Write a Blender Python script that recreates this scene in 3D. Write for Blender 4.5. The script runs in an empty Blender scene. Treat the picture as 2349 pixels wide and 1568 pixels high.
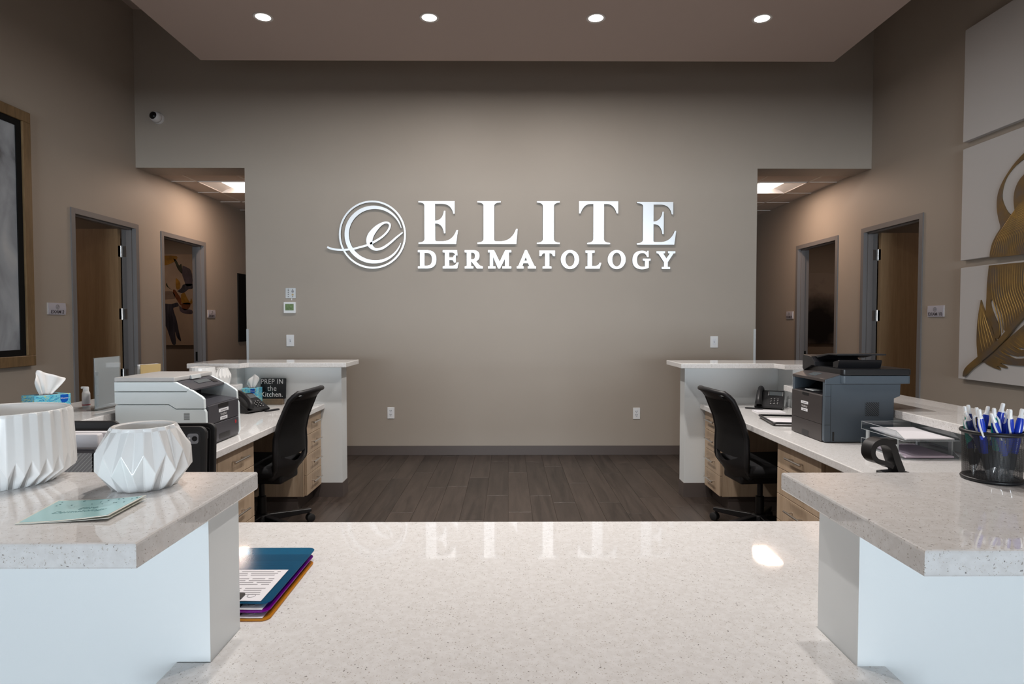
import bpy, bmesh, math, random
from mathutils import Vector, Matrix
from math import sin, cos, pi, radians as RAD

random.seed(7)
S = bpy.context.scene
COL = S.collection

# ------------------------------------------------------------------ camera
cam_data = bpy.data.cameras.new('camera')
cam_data.sensor_width = 36.0
cam_data.lens = 36.0 * 1402.0 / 2349.0
cam_data.clip_start = 0.02
cam = bpy.data.objects.new('camera', cam_data)
COL.objects.link(cam)
cam.location = (0, 0, 1.427)
cam.rotation_euler = (RAD(90 - 1.7975), 0, RAD(-0.3474))
S.camera = cam

# ------------------------------------------------------------------ world and view
w = bpy.data.worlds.new('sky')
S.world = w
w.use_nodes = True
w.node_tree.nodes['Background'].inputs[0].default_value = (0.75, 0.87, 1.0, 1)
w.node_tree.nodes['Background'].inputs[1].default_value = 0.6
S.view_settings.view_transform = 'Standard'
S.view_settings.look = 'None'
S.view_settings.exposure = 0.0
S.view_settings.gamma = 1.0
S.view_settings.use_curve_mapping = False

DOWN_W = 22.0        # each recessed downlight
TROFFER_W = 15.0     # each corridor troffer
WINDOW_W = 1640.0      # daylight through each shop-front window
EXAM_W = 5.0          # added unseen lamp in each exam room
DOWN_C = (1.0, 0.94, 0.89)
TROF_C = (1.0, 0.71, 0.54)
DAY_C = (0.80, 0.91, 1.0)

def area(name, loc, rot, sx, sy, watts, color, parent=None, shape='RECTANGLE', spread=180):
    d = bpy.data.lights.new(name, 'AREA')
    d.shape = shape; d.size = sx; d.size_y = sy
    d.energy = watts; d.color = color; d.spread = RAD(spread)
    o = bpy.data.objects.new(name, d); COL.objects.link(o)
    o.location = loc; o.rotation_euler = rot; o.parent = parent
    return o
# daylight entering through the three shop-front windows behind the camera
for i, x in enumerate((-2.45, 0.0, 2.45)):
    area('daylight', (x, -15.06, 1.38), (RAD(90), 0, 0), 2.3, 2.46, WINDOW_W / 3, DAY_C)

# ------------------------------------------------------------------ materials
MATS = {}
def mat(name, color, rough=0.5, metal=0.0, spec=0.5, alpha=None, emit=None, emit_s=0.0, bump=0.0, bscale=200.0,
        var=0.0, vscale=8.0, coat=0.0):
    m = bpy.data.materials.new(name); m.use_nodes = True
    nt = m.node_tree; p = nt.nodes['Principled BSDF']
    p.inputs['Base Color'].default_value = (*color, 1)
    p.inputs['Roughness'].default_value = rough
    p.inputs['Metallic'].default_value = metal
    p.inputs['Specular IOR Level'].default_value = spec
    p.inputs['Coat Weight'].default_value = coat
    if emit:
        p.inputs['Emission Color'].default_value = (*emit, 1)
        p.inputs['Emission Strength'].default_value = emit_s
    tc = nt.nodes.new('ShaderNodeTexCoord')
    if var > 0:
        n = nt.nodes.new('ShaderNodeTexNoise'); n.inputs['Scale'].default_value = vscale
        n.inputs['Detail'].default_value = 4
        nt.links.new(tc.outputs['Object'], n.inputs['Vector'])
        r = nt.nodes.new('ShaderNodeValToRGB')
        r.color_ramp.elements[0].position = 0.3; r.color_ramp.elements[1].position = 0.7
        r.color_ramp.elements[0].color = tuple(c * (1 - var) for c in color) + (1,)
        r.color_ramp.elements[1].color = tuple(min(1, c * (1 + var)) for c in color) + (1,)
        nt.links.new(n.outputs['Fac'], r.inputs['Fac']); nt.links.new(r.outputs['Color'], p.inputs['Base Color'])
    if bump > 0:
        n = nt.nodes.new('ShaderNodeTexNoise'); n.inputs['Scale'].default_value = bscale
        n.inputs['Detail'].default_value = 3
        nt.links.new(tc.outputs['Object'], n.inputs['Vector'])
        b = nt.nodes.new('ShaderNodeBump'); b.inputs['Strength'].default_value = bump
        b.inputs['Distance'].default_value = 0.002
        nt.links.new(n.outputs['Fac'], b.inputs['Height']); nt.links.new(b.outputs['Normal'], p.inputs['Normal'])
    MATS[name] = m
    return m

def N(nt, kind, **kw):
    n = nt.nodes.new(kind)
    for k, v in kw.items():
        if k in n.inputs: n.inputs[k].default_value = v
        else: setattr(n, k, v)
    return n
def ramp(nt, stops):
    r = nt.nodes.new('ShaderNodeValToRGB'); e = r.color_ramp.elements
    while len(e) < len(stops): e.new(0.5)
    for el, (p, c) in zip(e, stops):
        el.position = p; el.color = (*c, 1)
    return r

mat('wall_paint', (0.378, 0.328, 0.278), 0.55, bump=0.12, bscale=350, var=0.015, vscale=2)
mat('ceiling_paint', (0.58, 0.475, 0.43), 0.8, bump=0.05, bscale=300)
mat('tile_white', (0.55, 0.48, 0.43), 0.85, bump=0.3, bscale=120)
mat('grid_metal', (0.62, 0.58, 0.54), 0.5)
mat('panel_white', (0.80, 0.84, 0.855), 0.42, bump=0.04, bscale=400)
mat('base_vinyl', (0.105, 0.085, 0.078), 0.5)
mat('frame_grey', (0.18, 0.172, 0.172), 0.45)
mat('steel', (0.62, 0.62, 0.62), 0.3, 1.0)
mat('nickel', (0.66, 0.62, 0.58), 0.28, 1.0)
mat('sign_silver', (0.94, 0.95, 0.96), 0.38, 1.0)
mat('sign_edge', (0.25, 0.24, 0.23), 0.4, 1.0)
mat('ceramic', (0.90, 0.91, 0.91), 0.22, coat=0.3)
mat('plastic_white', (0.82, 0.83, 0.84), 0.35)
mat('plastic_black', (0.012, 0.012, 0.014), 0.42)
mat('fabric_black', (0.008, 0.008, 0.010), 0.85, bump=0.3, bscale=900)
mat('rubber_black', (0.015, 0.015, 0.016), 0.6)
mat('printer_pale', (0.76, 0.85, 0.885), 0.4)
mat('printer_lid', (0.52, 0.52, 0.52), 0.35)
mat('printer_rim', (0.50, 0.54, 0.56), 0.35)
mat('printer_dark', (0.055, 0.055, 0.066), 0.35)
mat('printer_slate', (0.082, 0.108, 0.136), 0.42)
mat('printer_brown', (0.05, 0.043, 0.043), 0.4)
mat('printer_black', (0.010, 0.010, 0.012), 0.35)
mat('seam', (0.12, 0.13, 0.14), 0.6)
mat('label_white', (0.78, 0.80, 0.84), 0.5)
mat('ink', (0.06, 0.05, 0.06), 0.7)
mat('ink_grey', (0.30, 0.29, 0.31), 0.7)
mat('ink_teal', (0.07, 0.20, 0.22), 0.6)
mat('logo_grey', (0.55, 0.55, 0.56), 0.4)
mat('paper', (0.80, 0.79, 0.83), 0.6)
mat('paper_lilac', (0.66, 0.56, 0.66), 0.6)
mat('paper_white', (0.88, 0.88, 0.88), 0.6)
mat('card_turquoise', (0.42, 0.74, 0.76), 0.18)
mat('card_cream', (0.82, 0.82, 0.74), 0.4)
mat('lens_black', (0.004, 0.004, 0.006), 0.08)
mat('lcd_green', (0.16, 0.24, 0.10), 0.2, var=0.3, vscale=60)
mat('lcd_grey', (0.10, 0.115, 0.125), 0.15)
mat('gold_paper', (0.50, 0.37, 0.17), 0.45)
mat('pattern_dark', (0.18, 0.10, 0.03), 0.6)
mat('pen_blue', (0.01, 0.045, 0.48), 0.22)
mat('pen_navy', (0.012, 0.03, 0.16), 0.25)
mat('pen_green', (0.0, 0.42, 0.36), 0.22)
mat('pen_white', (0.85, 0.85, 0.85), 0.2)
mat('pen_silver', (0.82, 0.82, 0.82), 0.18, 0.7)
mat('brand_blue', (0.0, 0.10, 0.52), 0.3)
mat('sticker_blue', (0.42, 0.58, 0.72), 0.4)
mat('red', (0.5, 0.02, 0.03), 0.5)
mat('canvas_white', (0.57, 0.555, 0.55), 0.7, bump=0.15, bscale=600)
mat('liner_black', (0.004, 0.004, 0.004), 0.7, spec=0.2)
mat('mesh_grey', (0.30, 0.31, 0.34), 0.45)
mat('walnut', (0.17, 0.12, 0.075), 0.5, var=0.15, vscale=30)
mat('tan_wood', (0.45, 0.34, 0.2), 0.5, var=0.1, vscale=30)
mat('chalk_black', (0.010, 0.011, 0.013), 0.35)
mat('lamp_glow', (1, 1, 1), 0.5, emit=(1.0, 0.95, 0.9), emit_s=7.0)
mat('troffer_glow', (1, 1, 1), 0.5, emit=(1.0, 0.88, 0.78), emit_s=5.0)
mat('lamp_trim', (0.72, 0.68, 0.66), 0.4)
mat('troffer_white', (0.78, 0.72, 0.68), 0.5)
mat('dome_white', (0.62, 0.60, 0.60), 0.4)

def mat_quartz():
    m = bpy.data.materials.new('quartz'); m.use_nodes = True; nt = m.node_tree
    p = nt.nodes['Principled BSDF']; p.inputs['Roughness'].default_value = 0.035
    p.inputs['Specular IOR Level'].default_value = 0.55
    tc = N(nt, 'ShaderNodeTexCoord')
    base = (0.755, 0.75, 0.75)
    nz = N(nt, 'ShaderNodeTexNoise', Scale=70.0, Detail=3.0); nt.links.new(tc.outputs['Object'], nz.inputs['Vector'])
    r0 = ramp(nt, [(0.35, (base[0]*0.95, base[1]*0.94, base[2]*0.93)), (0.65, (base[0]*1.04, base[1]*1.04, base[2]*1.04))])
    nt.links.new(nz.outputs['Fac'], r0.inputs['Fac'])
    prev = r0.outputs['Color']
    for sc, thr, keep, colr in ((185, 0.24, 0.76, (0.40, 0.365, 0.33)), (280, 0.25, 0.70, (0.50, 0.45, 0.39)), (130, 0.18, 0.82, (0.25, 0.235, 0.225))):
        wn = N(nt, 'ShaderNodeTexNoise', Scale=sc*2.0, Detail=1.0); nt.links.new(tc.outputs['Object'], wn.inputs['Vector'])
        mx = N(nt, 'ShaderNodeMix', data_type='VECTOR'); mx.inputs[0].default_value = 0.008
        nt.links.new(tc.outputs['Object'], mx.inputs[4]); nt.links.new(wn.outputs['Color'], mx.inputs[5])
        v = N(nt, 'ShaderNodeTexVoronoi', Scale=float(sc)); nt.links.new(mx.outputs[1], v.inputs['Vector'])
        a = N(nt, 'ShaderNodeMath', operation='LESS_THAN'); a.inputs[1].default_value = thr
        nt.links.new(v.outputs['Distance'], a.inputs[0])
        sep = N(nt, 'ShaderNodeSeparateColor'); nt.links.new(v.outputs['Color'], sep.inputs[0])
        b = N(nt, 'ShaderNodeMath', operation='GREATER_THAN'); b.inputs[1].default_value = keep
        nt.links.new(sep.outputs[0], b.inputs[0])
        c = N(nt, 'ShaderNodeMath', operation='MULTIPLY'); nt.links.new(a.outputs[0], c.inputs[0]); nt.links.new(b.outputs[0], c.inputs[1])
        mm = N(nt, 'ShaderNodeMix', data_type='RGBA'); nt.links.new(c.outputs[0], mm.inputs[0])
        nt.links.new(prev, mm.inputs[6]); mm.inputs[7].default_value = (*colr, 1)
        prev = mm.outputs[2]
    nt.links.new(prev, p.inputs['Base Color'])
    MATS['quartz'] = m
mat_quartz()

def mat_wood(name, c0, c1, rough, stretch, scale=3.0, per_object=False, bump=0.0):
    m = bpy.data.materials.new(name); m.use_nodes = True; nt = m.node_tree
    p = nt.nodes['Principled BSDF']; p.inputs['Roughness'].default_value = rough
    tc = N(nt, 'ShaderNodeTexCoord'); mp = N(nt, 'ShaderNodeMapping'); mp.inputs['Scale'].default_value = stretch
    src = tc.outputs['Object']
    oi = N(nt, 'ShaderNodeObjectInfo')
    if per_object:
        sc = N(nt, 'ShaderNodeVectorMath', operation='SCALE'); sc.inputs[0].default_value = (37, 23, 11)
        nt.links.new(oi.outputs['Random'], sc.inputs['Scale'])
        ad = N(nt, 'ShaderNodeVectorMath', operation='ADD'); nt.links.new(tc.outputs['Object'], ad.inputs[0]); nt.links.new(sc.outputs[0], ad.inputs[1])
        src = ad.outputs[0]
    nt.links.new(src, mp.inputs['Vector'])
    n1 = N(nt, 'ShaderNodeTexNoise', Scale=scale, Detail=6.0, Roughness=0.65, Distortion=0.6); nt.links.new(mp.outputs[0], n1.inputs['Vector'])
    n2 = N(nt, 'ShaderNodeTexNoise', Scale=scale*7, Detail=3.0); nt.links.new(mp.outputs[0], n2.inputs['Vector'])
    mx = N(nt, 'ShaderNodeMath', operation='MULTIPLY_ADD'); nt.links.new(n2.outputs['Fac'], mx.inputs[0]); mx.inputs[1].default_value = 0.35
    nt.links.new(n1.outputs['Fac'], mx.inputs[2])
    last = mx.outputs[0]
    if per_object:
        ml = N(nt, 'ShaderNodeMath', operation='MULTIPLY_ADD'); nt.links.new(oi.outputs['Random'], ml.inputs[0]); ml.inputs[1].default_value = 0.22
        nt.links.new(last, ml.inputs[2]); last = ml.outputs[0]
    r = ramp(nt, [(0.45, c0), (0.98 if per_object else 0.9, c1)]); nt.links.new(last, r.inputs['Fac'])
    nt.links.new(r.outputs['Color'], p.inputs['Base Color'])
    if bump:
        b = N(nt, 'ShaderNodeBump', Strength=bump, Distance=0.002); nt.links.new(n2.outputs['Fac'], b.inputs['Height']); nt.links.new(b.outputs[0], p.inputs['Normal'])
    MATS[name] = m
mat_wood('floor_wood', (0.016, 0.0117, 0.0094), (0.066, 0.0495, 0.041), 0.36, (9, 0.7, 1), 2.2, True, 0.15)
mat_wood('oak', (0.42, 0.305, 0.205), (0.56, 0.43, 0.31), 0.5, (14, 14, 0.8), 2.0)
mat_wood('oak_door', (0.29, 0.185, 0.095), (0.40, 0.27, 0.15), 0.45, (12, 12, 0.6), 2.0)
mat_wood('frame_bronze', (0.13, 0.08, 0.035), (0.24, 0.15, 0.07), 0.4, (10, 10, 1), 2.0)

def mat_clear(name, tint, fac_edge=0.5, rough=0.03, base=0.06, gcol=(1, 1, 1)):
    m = bpy.data.materials.new(name); m.use_nodes = True; nt = m.node_tree
    nt.nodes.remove(nt.nodes['Principled BSDF']); out = nt.nodes['Material Output']
    t = N(nt, 'ShaderNodeBsdfTransparent', Color=(*tint, 1)); g = N(nt, 'ShaderNodeBsdfGlossy', Color=(*gcol, 1), Roughness=rough)
    lw = N(nt, 'ShaderNodeLayerWeight', Blend=0.35)
    mu = N(nt, 'ShaderNodeMath', operation='MULTIPLY_ADD'); nt.links.new(lw.outputs['Facing'], mu.inputs[0])
    mu.inputs[1].default_value = fac_edge; mu.inputs[2].default_value = base
    mix = N(nt, 'ShaderNodeMixShader'); nt.links.new(mu.outputs[0], mix.inputs[0]); nt.links.new(t.outputs[0], mix.inputs[1]); nt.links.new(g.outputs[0], mix.inputs[2])
    nt.links.new(mix.outputs[0], out.inputs['Surface']); MATS[name] = m
mat_clear('acrylic', (0.90, 0.92, 0.93), 0.35)
mat_clear('acrylic_smoke', (0.86, 0.88, 0.89), 0.16, base=0.03)
mat_clear('window_glass', (0.95, 0.97, 0.97), 0.3)

def mat_tint_plastic(name, col, trans, k=0.55):
    m = bpy.data.materials.new(name); m.use_nodes = True; nt = m.node_tree
    p = nt.nodes['Principled BSDF']; p.inputs['Base Color'].default_value = (*col, 1); p.inputs['Roughness'].default_value = 0.12
    out = nt.nodes['Material Output']; t = N(nt, 'ShaderNodeBsdfTransparent', Color=(*trans, 1))
    mix = N(nt, 'ShaderNodeMixShader'); mix.inputs[0].default_value = k
    nt.links.new(t.outputs[0], mix.inputs[1]); nt.links.new(p.outputs[0], mix.inputs[2]); nt.links.new(mix.outputs[0], out.inputs['Surface'])
    MATS[name] = m
mat_tint_plastic('clip_blue', (0.0, 0.13, 0.27), (0.02, 0.42, 0.60), 0.5)
mat_tint_plastic('clip_purple', (0.20, 0.0, 0.28), (0.5, 0.1, 0.6), 0.7)
mat_tint_plastic('clip_orange', (0.62, 0.26, 0.02), (0.9, 0.5, 0.1), 0.7)

def mat_mesh(name, col, scale, open_frac, angle=0.0, rough=0.5):
    """woven / punched mesh: small see-through holes in the sheet itself"""
    m = bpy.data.materials.new(name); m.use_nodes = True; nt = m.node_tree
    p = nt.nodes['Principled BSDF']; p.inputs['Base Color'].default_value = (*col, 1); p.inputs['Roughness'].default_value = rough
    out = nt.nodes['Material Output']; t = N(nt, 'ShaderNodeBsdfTransparent')
    tc = N(nt, 'ShaderNodeTexCoord'); mp = N(nt, 'ShaderNodeMapping'); mp.inputs['Rotation'].default_value = (0, 0, angle)
    nt.links.new(tc.outputs['UV'], mp.inputs['Vector'])
    w1 = N(nt, 'ShaderNodeTexWave', Scale=scale, bands_direction='X'); w2 = N(nt, 'ShaderNodeTexWave', Scale=scale, bands_direction='Y')
    for ww in (w1, w2): nt.links.new(mp.outputs[0], ww.inputs['Vector'])
    mn = N(nt, 'ShaderNodeMath', operation='MINIMUM'); nt.links.new(w1.outputs['Fac'], mn.inputs[0]); nt.links.new(w2.outputs['Fac'], mn.inputs[1])
    lt = N(nt, 'ShaderNodeMath', operation='LESS_THAN'); nt.links.new(mn.outputs[0], lt.inputs[0]); lt.inputs[1].default_value = 1 - open_frac
    mix = N(nt, 'ShaderNodeMixShader'); nt.links.new(lt.outputs[0], mix.inputs[0])
    nt.links.new(t.outputs[0], mix.inputs[1]); nt.links.new(p.outputs[0], mix.inputs[2]); nt.links.new(mix.outputs[0], out.inputs['Surface'])
    MATS[name] = m
mat_mesh('cup_mesh', (0.012, 0.012, 0.013), 150.0, 0.72)
mat_mesh('chair_mesh', (0.006, 0.006, 0.007), 110.0, 0.14, rough=0.8)

def mat_tissue():
    m = bpy.data.materials.new('tissue_print'); m.use_nodes = True; nt = m.node_tree
    p = nt.nodes['Principled BSDF']; p.inputs['Roughness'].default_value = 0.35
    tc = N(nt, 'ShaderNodeTexCoord')
    nz = N(nt, 'ShaderNodeTexNoise', Scale=22.0, Detail=2.0); nt.links.new(tc.outputs['Object'], nz.inputs['Vector'])
    mx = N(nt, 'ShaderNodeMix', data_type='VECTOR'); mx.inputs[0].default_value = 0.06
    nt.links.new(tc.outputs['Object'], mx.inputs[4]); nt.links.new(nz.outputs['Color'], mx.inputs[5])
    mp = N(nt, 'ShaderNodeMapping'); mp.inputs['Scale'].default_value = (1, 1, 2.4); mp.inputs['Rotation'].default_value = (0.5, 0.7, 0.3)
    nt.links.new(mx.outputs[1], mp.inputs['Vector'])
    v = N(nt, 'ShaderNodeTexVoronoi', Scale=75.0, feature='DISTANCE_TO_EDGE'); nt.links.new(mp.outputs[0], v.inputs['Vector'])
    v2 = N(nt, 'ShaderNodeTexVoronoi', Scale=75.0); nt.links.new(mp.outputs[0], v2.inputs['Vector'])
    sp = N(nt, 'ShaderNodeSeparateColor'); nt.links.new(v2.outputs['Color'], sp.inputs[0])
    r = ramp(nt, [(0.0, (0.02, 0.28, 0.55)), (0.35, (0.03, 0.45, 0.70)), (0.6, (0.15, 0.62, 0.75)), (0.85, (0.55, 0.68, 0.30))]); r.color_ramp.interpolation = 'CONSTANT'
    nt.links.new(sp.outputs[0], r.inputs['Fac'])
    lt = N(nt, 'ShaderNodeMath', operation='LESS_THAN'); lt.inputs[1].default_value = 0.10; nt.links.new(v.outputs['Distance'], lt.inputs[0])
    mm = N(nt, 'ShaderNodeMix', data_type='RGBA'); nt.links.new(lt.outputs[0], mm.inputs[0]); nt.links.new(r.outputs['Color'], mm.inputs[6]); mm.inputs[7].default_value = (0.22, 0.62, 0.78, 1)
    nt.links.new(mm.outputs[2], p.inputs['Base Color']); MATS['tissue_print'] = m
mat_tissue()

def mat_abstract(name, stops, scale, stretch, dist=1.5):
    m = bpy.data.materials.new(name); m.use_nodes = True; nt = m.node_tree
    p = nt.nodes['Principled BSDF']; p.inputs['Roughness'].default_value = 0.6
    tc = N(nt, 'ShaderNodeTexCoord'); mp = N(nt, 'ShaderNodeMapping'); mp.inputs['Scale'].default_value = stretch
    nt.links.new(tc.outputs['Object'], mp.inputs['Vector'])
    n = N(nt, 'ShaderNodeTexNoise', Scale=scale, Detail=6.0, Distortion=dist); nt.links.new(mp.outputs[0], n.inputs['Vector'])
    r = ramp(nt, stops); nt.links.new(n.outputs['Fac'], r.inputs['Fac']); nt.links.new(r.outputs['Color'], p.inputs['Base Color'])
    MATS[name] = m
mat_abstract('art_grey', [(0.33, (0.07, 0.07, 0.075)), (0.45, (0.26, 0.28, 0.31)), (0.6, (0.36, 0.39, 0.43)), (0.75, (0.46, 0.48, 0.5))], 1.7, (1, 1.6, 0.8), 1.2)
mat_abstract('art_cream', [(0.3, (0.42, 0.33, 0.26)), (0.6, (0.58, 0.47, 0.36)), (0.8, (0.60, 0.45, 0.22))], 1.8, (1, 1, 1.3), 0.6)
mat_abstract('art_indigo', [(0.3, (0.012, 0.014, 0.03)), (0.6, (0.06, 0.06, 0.09)), (0.8, (0.16, 0.14, 0.16))], 6, (3, 3, 0.5), 1.0)
mat('art_violet', (0.10, 0.08, 0.11), 0.6, var=0.4, vscale=9)
mat('art_amber', (0.42, 0.22, 0.02), 0.6, var=0.3, vscale=12)
mat('art_rust', (0.20, 0.06, 0.015), 0.6, var=0.4, vscale=12)
mat('art_green', (0.03, 0.04, 0.02), 0.6, var=0.4, vscale=12)
mat('art_taupe', (0.27, 0.21, 0.17), 0.6, var=0.2, vscale=6)

def mat_burst():
    m = bpy.data.materials.new('art_burst'); m.use_nodes = True; nt = m.node_tree
    p = nt.nodes['Principled BSDF']; p.inputs['Roughness'].default_value = 0.5
    tc = N(nt, 'ShaderNodeTexCoord'); mp = N(nt, 'ShaderNodeMapping'); mp.inputs['Location'].default_value = (0, 0, -0.50); mp.inputs['Scale'].default_value = (2.0, 1, 1.75)
    nt.links.new(tc.outputs['Object'], mp.inputs['Vector'])
    g = N(nt, 'ShaderNodeTexGradient', gradient_type='SPHERICAL'); nt.links.new(mp.outputs[0], g.inputs['Vector'])
    n = N(nt, 'ShaderNodeTexNoise', Scale=9.0, Detail=5.0); nt.links.new(tc.outputs['Object'], n.inputs['Vector'])
    a = N(nt, 'ShaderNodeMath', operation='MULTIPLY_ADD'); nt.links.new(n.outputs['Fac'], a.inputs[0]); a.inputs[1].default_value = 0.35
    nt.links.new(g.outputs['Fac'], a.inputs[2])
    r = ramp(nt, [(0.18, (0.40, 0.35, 0.31)), (0.45, (0.15, 0.13, 0.12)), (0.75, (0.012, 0.012, 0.014))]); nt.links.new(a.outputs[0], r.inputs['Fac'])
    nt.links.new(r.outputs['Color'], p.inputs['Base Color']); MATS['art_burst'] = m
mat_burst()

def mat_feather():
    m = bpy.data.materials.new('feather_gold'); m.use_nodes = True; nt = m.node_tree
    p = nt.nodes['Principled BSDF']; p.inputs['Roughness'].default_value = 0.38; p.inputs['Metallic'].default_value = 0.55
    tc = N(nt, 'ShaderNodeTexCoord')
    n = N(nt, 'ShaderNodeTexNoise', Scale=6.0, Detail=4.0); nt.links.new(tc.outputs['Object'], n.inputs['Vector'])
    r = ramp(nt, [(0.35, (0.17, 0.135, 0.11)), (0.5, (0.21, 0.14, 0.065)), (0.7, (0.30, 0.19, 0.07))]); nt.links.new(n.outputs['Fac'], r.inputs['Fac'])
    nt.links.new(r.outputs['Color'], p.inputs['Base Color'])
    MATS['feather_gold'] = m
mat_feather()
mat('feather_ridge', (0.46, 0.29, 0.09), 0.33, 0.6, var=0.3, vscale=7)

# ------------------------------------------------------------------ geometry helpers
def nbm(): return bmesh.new()

def add_bm(dst, src, M=None):
    me = bpy.data.meshes.new('tmp'); src.to_mesh(me); src.free()
    if M is not None: me.transform(M)
    dst.from_mesh(me); bpy.data.meshes.remove(me)
    return dst

def box(bm, x0, x1, y0, y1, z0, z1, bevel=0.0, seg=2, M=None):
    t = bmesh.new()
    vs = [t.verts.new(p) for p in ((x0,y0,z0),(x1,y0,z0),(x1,y1,z0),(x0,y1,z0),(x0,y0,z1),(x1,y0,z1),(x1,y1,z1),(x0,y1,z1))]
    for f in ((0,3,2,1),(4,5,6,7),(0,1,5,4),(1,2,6,5),(2,3,7,6),(3,0,4,7)): t.faces.new([vs[i] for i in f])
    if bevel > 0: bmesh.ops.bevel(t, geom=t.edges[:], offset=bevel, segments=seg, profile=0.5, affect='EDGES')
    return add_bm(bm, t, M)

def prism(bm, pts, axis, a0, a1, bevel=0.0, seg=1, M=None):
    """pts: outline; axis 'z' -> (x,y), 'x' -> (y,z), 'y' -> (x,z)"""
    t = bmesh.new()
    def P(p, a):
        return {'z': (p[0], p[1], a), 'x': (a, p[0], p[1]), 'y': (p[0], a, p[1])}[axis]
    lo = [t.verts.new(P(p, a0)) for p in pts]; hi = [t.verts.new(P(p, a1)) for p in pts]
    n = len(pts)
    f0 = t.faces.new(lo); f1 = t.faces.new(hi)
    for i in range(n): t.faces.new((lo[i], lo[(i+1) % n], hi[(i+1) % n], hi[i]))
    bmesh.ops.recalc_face_normals(t, faces=t.faces[:])
    if bevel > 0:
        es = [e for e in t.edges if f0 in e.link_faces or f1 in e.link_faces]
        bmesh.ops.bevel(t, geom=es, offset=bevel, segments=seg, profile=0.5, affect='EDGES')
    return add_bm(bm, t, M)

def tube(bm, pts, r, n=8, closed=False, cap=True, radii=None):
    pts = [Vector(p) for p in pts]; m = len(pts)
    rings = []; up = None
    for i, p in enumerate(pts):
        a = pts[(i-1) % m] if (closed or i > 0) else p; b = pts[(i+1) % m] if (closed or i < m-1) else p
        d = (b - a).normalized()
        if up is None: up = d.orthogonal().normalized()
        up = (up - d * up.dot(d))
        up = up.normalized() if up.length > 1e-6 else d.orthogonal().normalized()
        s = d.cross(up); rr = radii[i] if radii else r
        rings.append([bm.verts.new(p + (up * cos(2*pi*k/n) + s * sin(2*pi*k/n)) * rr) for k in range(n)])
    for i in range(m if closed else m-1):
        A, B = rings[i], rings[(i+1) % m]
        for k in range(n): bm.faces.new((A[k], A[(k+1) % n], B[(k+1) % n], B[k]))
    if cap and not closed: bm.faces.new(rings[0][::-1]); bm.faces.new(rings[-1])
    return bm

def lathe(bm, prof, n=32, M=None, cap0=True, cap1=True):
    t = bmesh.new(); rings = []
    for r, z in prof:
        if r < 1e-6: rings.append([t.verts.new((0, 0, z))])
        else: rings.append([t.verts.new((r*cos(2*pi*k/n), r*sin(2*pi*k/n), z)) for k in range(n)])
    for A, B in zip(rings, rings[1:]):
        for k in range(n):
            a = A[k % len(A)], A[(k+1) % len(A)]; b = B[(k+1) % len(B)], B[k % len(B)]
            vs = []
            for v in (*a, *b):
                if v not in vs: vs.append(v)
            if len(vs) >= 3: t.faces.new(vs)
    if cap0 and len(rings[0]) > 1: t.faces.new(rings[0][::-1])
    if cap1 and len(rings[-1]) > 1: t.faces.new(rings[-1])
    bmesh.ops.recalc_face_normals(t, faces=t.faces[:])
    return add_bm(bm, t, M)

def rrect(w, h, r, n=5, cx=0, cy=0):
    pts = []
    for sx, sy, a0 in ((1, 1, 0), (-1, 1, 90), (-1, -1, 180), (1, -1, 270)):
        for k in range(n+1):
            a = RAD(a0 + 90*k/n)
            pts.append((cx + sx*(w/2-r) + r*cos(a), cy + sy*(h/2-r) + r*sin(a)))
    return pts

def catmull(pts, n=8):
    P = [pts[0]] + list(pts) + [pts[-1]]; out = []
    for i in range(1, len(P)-2):
        for k in range(n):
            t = k/n; q = []
            for d in range(len(pts[0])):
                p0, p1, p2, p3 = P[i-1][d], P[i][d], P[i+1][d], P[i+2][d]
                q.append(0.5*((2*p1)+(-p0+p2)*t+(2*p0-5*p1+4*p2-p3)*t*t+(-p0+3*p1-3*p2+p3)*t**3))
            out.append(tuple(q))
    out.append(tuple(pts[-1])); return out

def ribbon(bm, pts, widths, depth0, depth1, M=None):
    """flat ribbon in (x,z) of varying width, thick along y"""
    t = bmesh.new(); L = []; R = []
    for i, p in enumerate(pts):
        a = pts[max(0, i-1)]; b = pts[min(len(pts)-1, i+1)]
        dx, dz = b[0]-a[0], b[1]-a[1]; l = math.hypot(dx, dz) or 1
        nx, nz = -dz/l*widths[i]/2, dx/l*widths[i]/2
        L.append((p[0]+nx, p[1]+nz)); R.append((p[0]-nx, p[1]-nz))
    V = [[t.verts.new((q[0], d, q[1])) for q in S_] for d in (depth0, depth1) for S_ in (L, R)]
    L0, R0, L1, R1 = V
    for i in range(len(pts)-1):
        t.faces.new((L0[i], L0[i+1], R0[i+1], R0[i])); t.faces.new((L1[i], R1[i], R1[i+1], L1[i+1]))
        t.faces.new((L0[i], L1[i], L1[i+1], L0[i+1])); t.faces.new((R0[i], R0[i+1], R1[i+1], R1[i]))
    t.faces.new((L0[0], R0[0], R1[0], L1[0])); t.faces.new((L0[-1], L1[-1], R1[-1], R0[-1]))
    bmesh.ops.recalc_face_normals(t, faces=t.faces[:])
    return add_bm(bm, t, M)

def text_bm(bm, body, size, M, shear=0.0, spacing=1.0, extrude=0.0003, sx=1.0, bold=0.0):
    c = bpy.data.curves.new('txt', 'FONT'); c.body = body; c.size = size; c.align_x = 'CENTER'; c.align_y = 'CENTER'
    c.shear = shear; c.space_character = spacing; c.extrude = extrude; c.resolution_u = 3; c.offset = bold
    o = bpy.data.objects.new('txt', c); COL.objects.link(o)
    dg = bpy.context.evaluated_depsgraph_get()
    me = bpy.data.meshes.new_from_object(o.evaluated_get(dg))
    me.transform(M @ Matrix.Diagonal((sx, 1, 1, 1)))
    bm.from_mesh(me)
    bpy.data.objects.remove(o); bpy.data.curves.remove(c); bpy.data.meshes.remove(me)
    return bm

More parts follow.
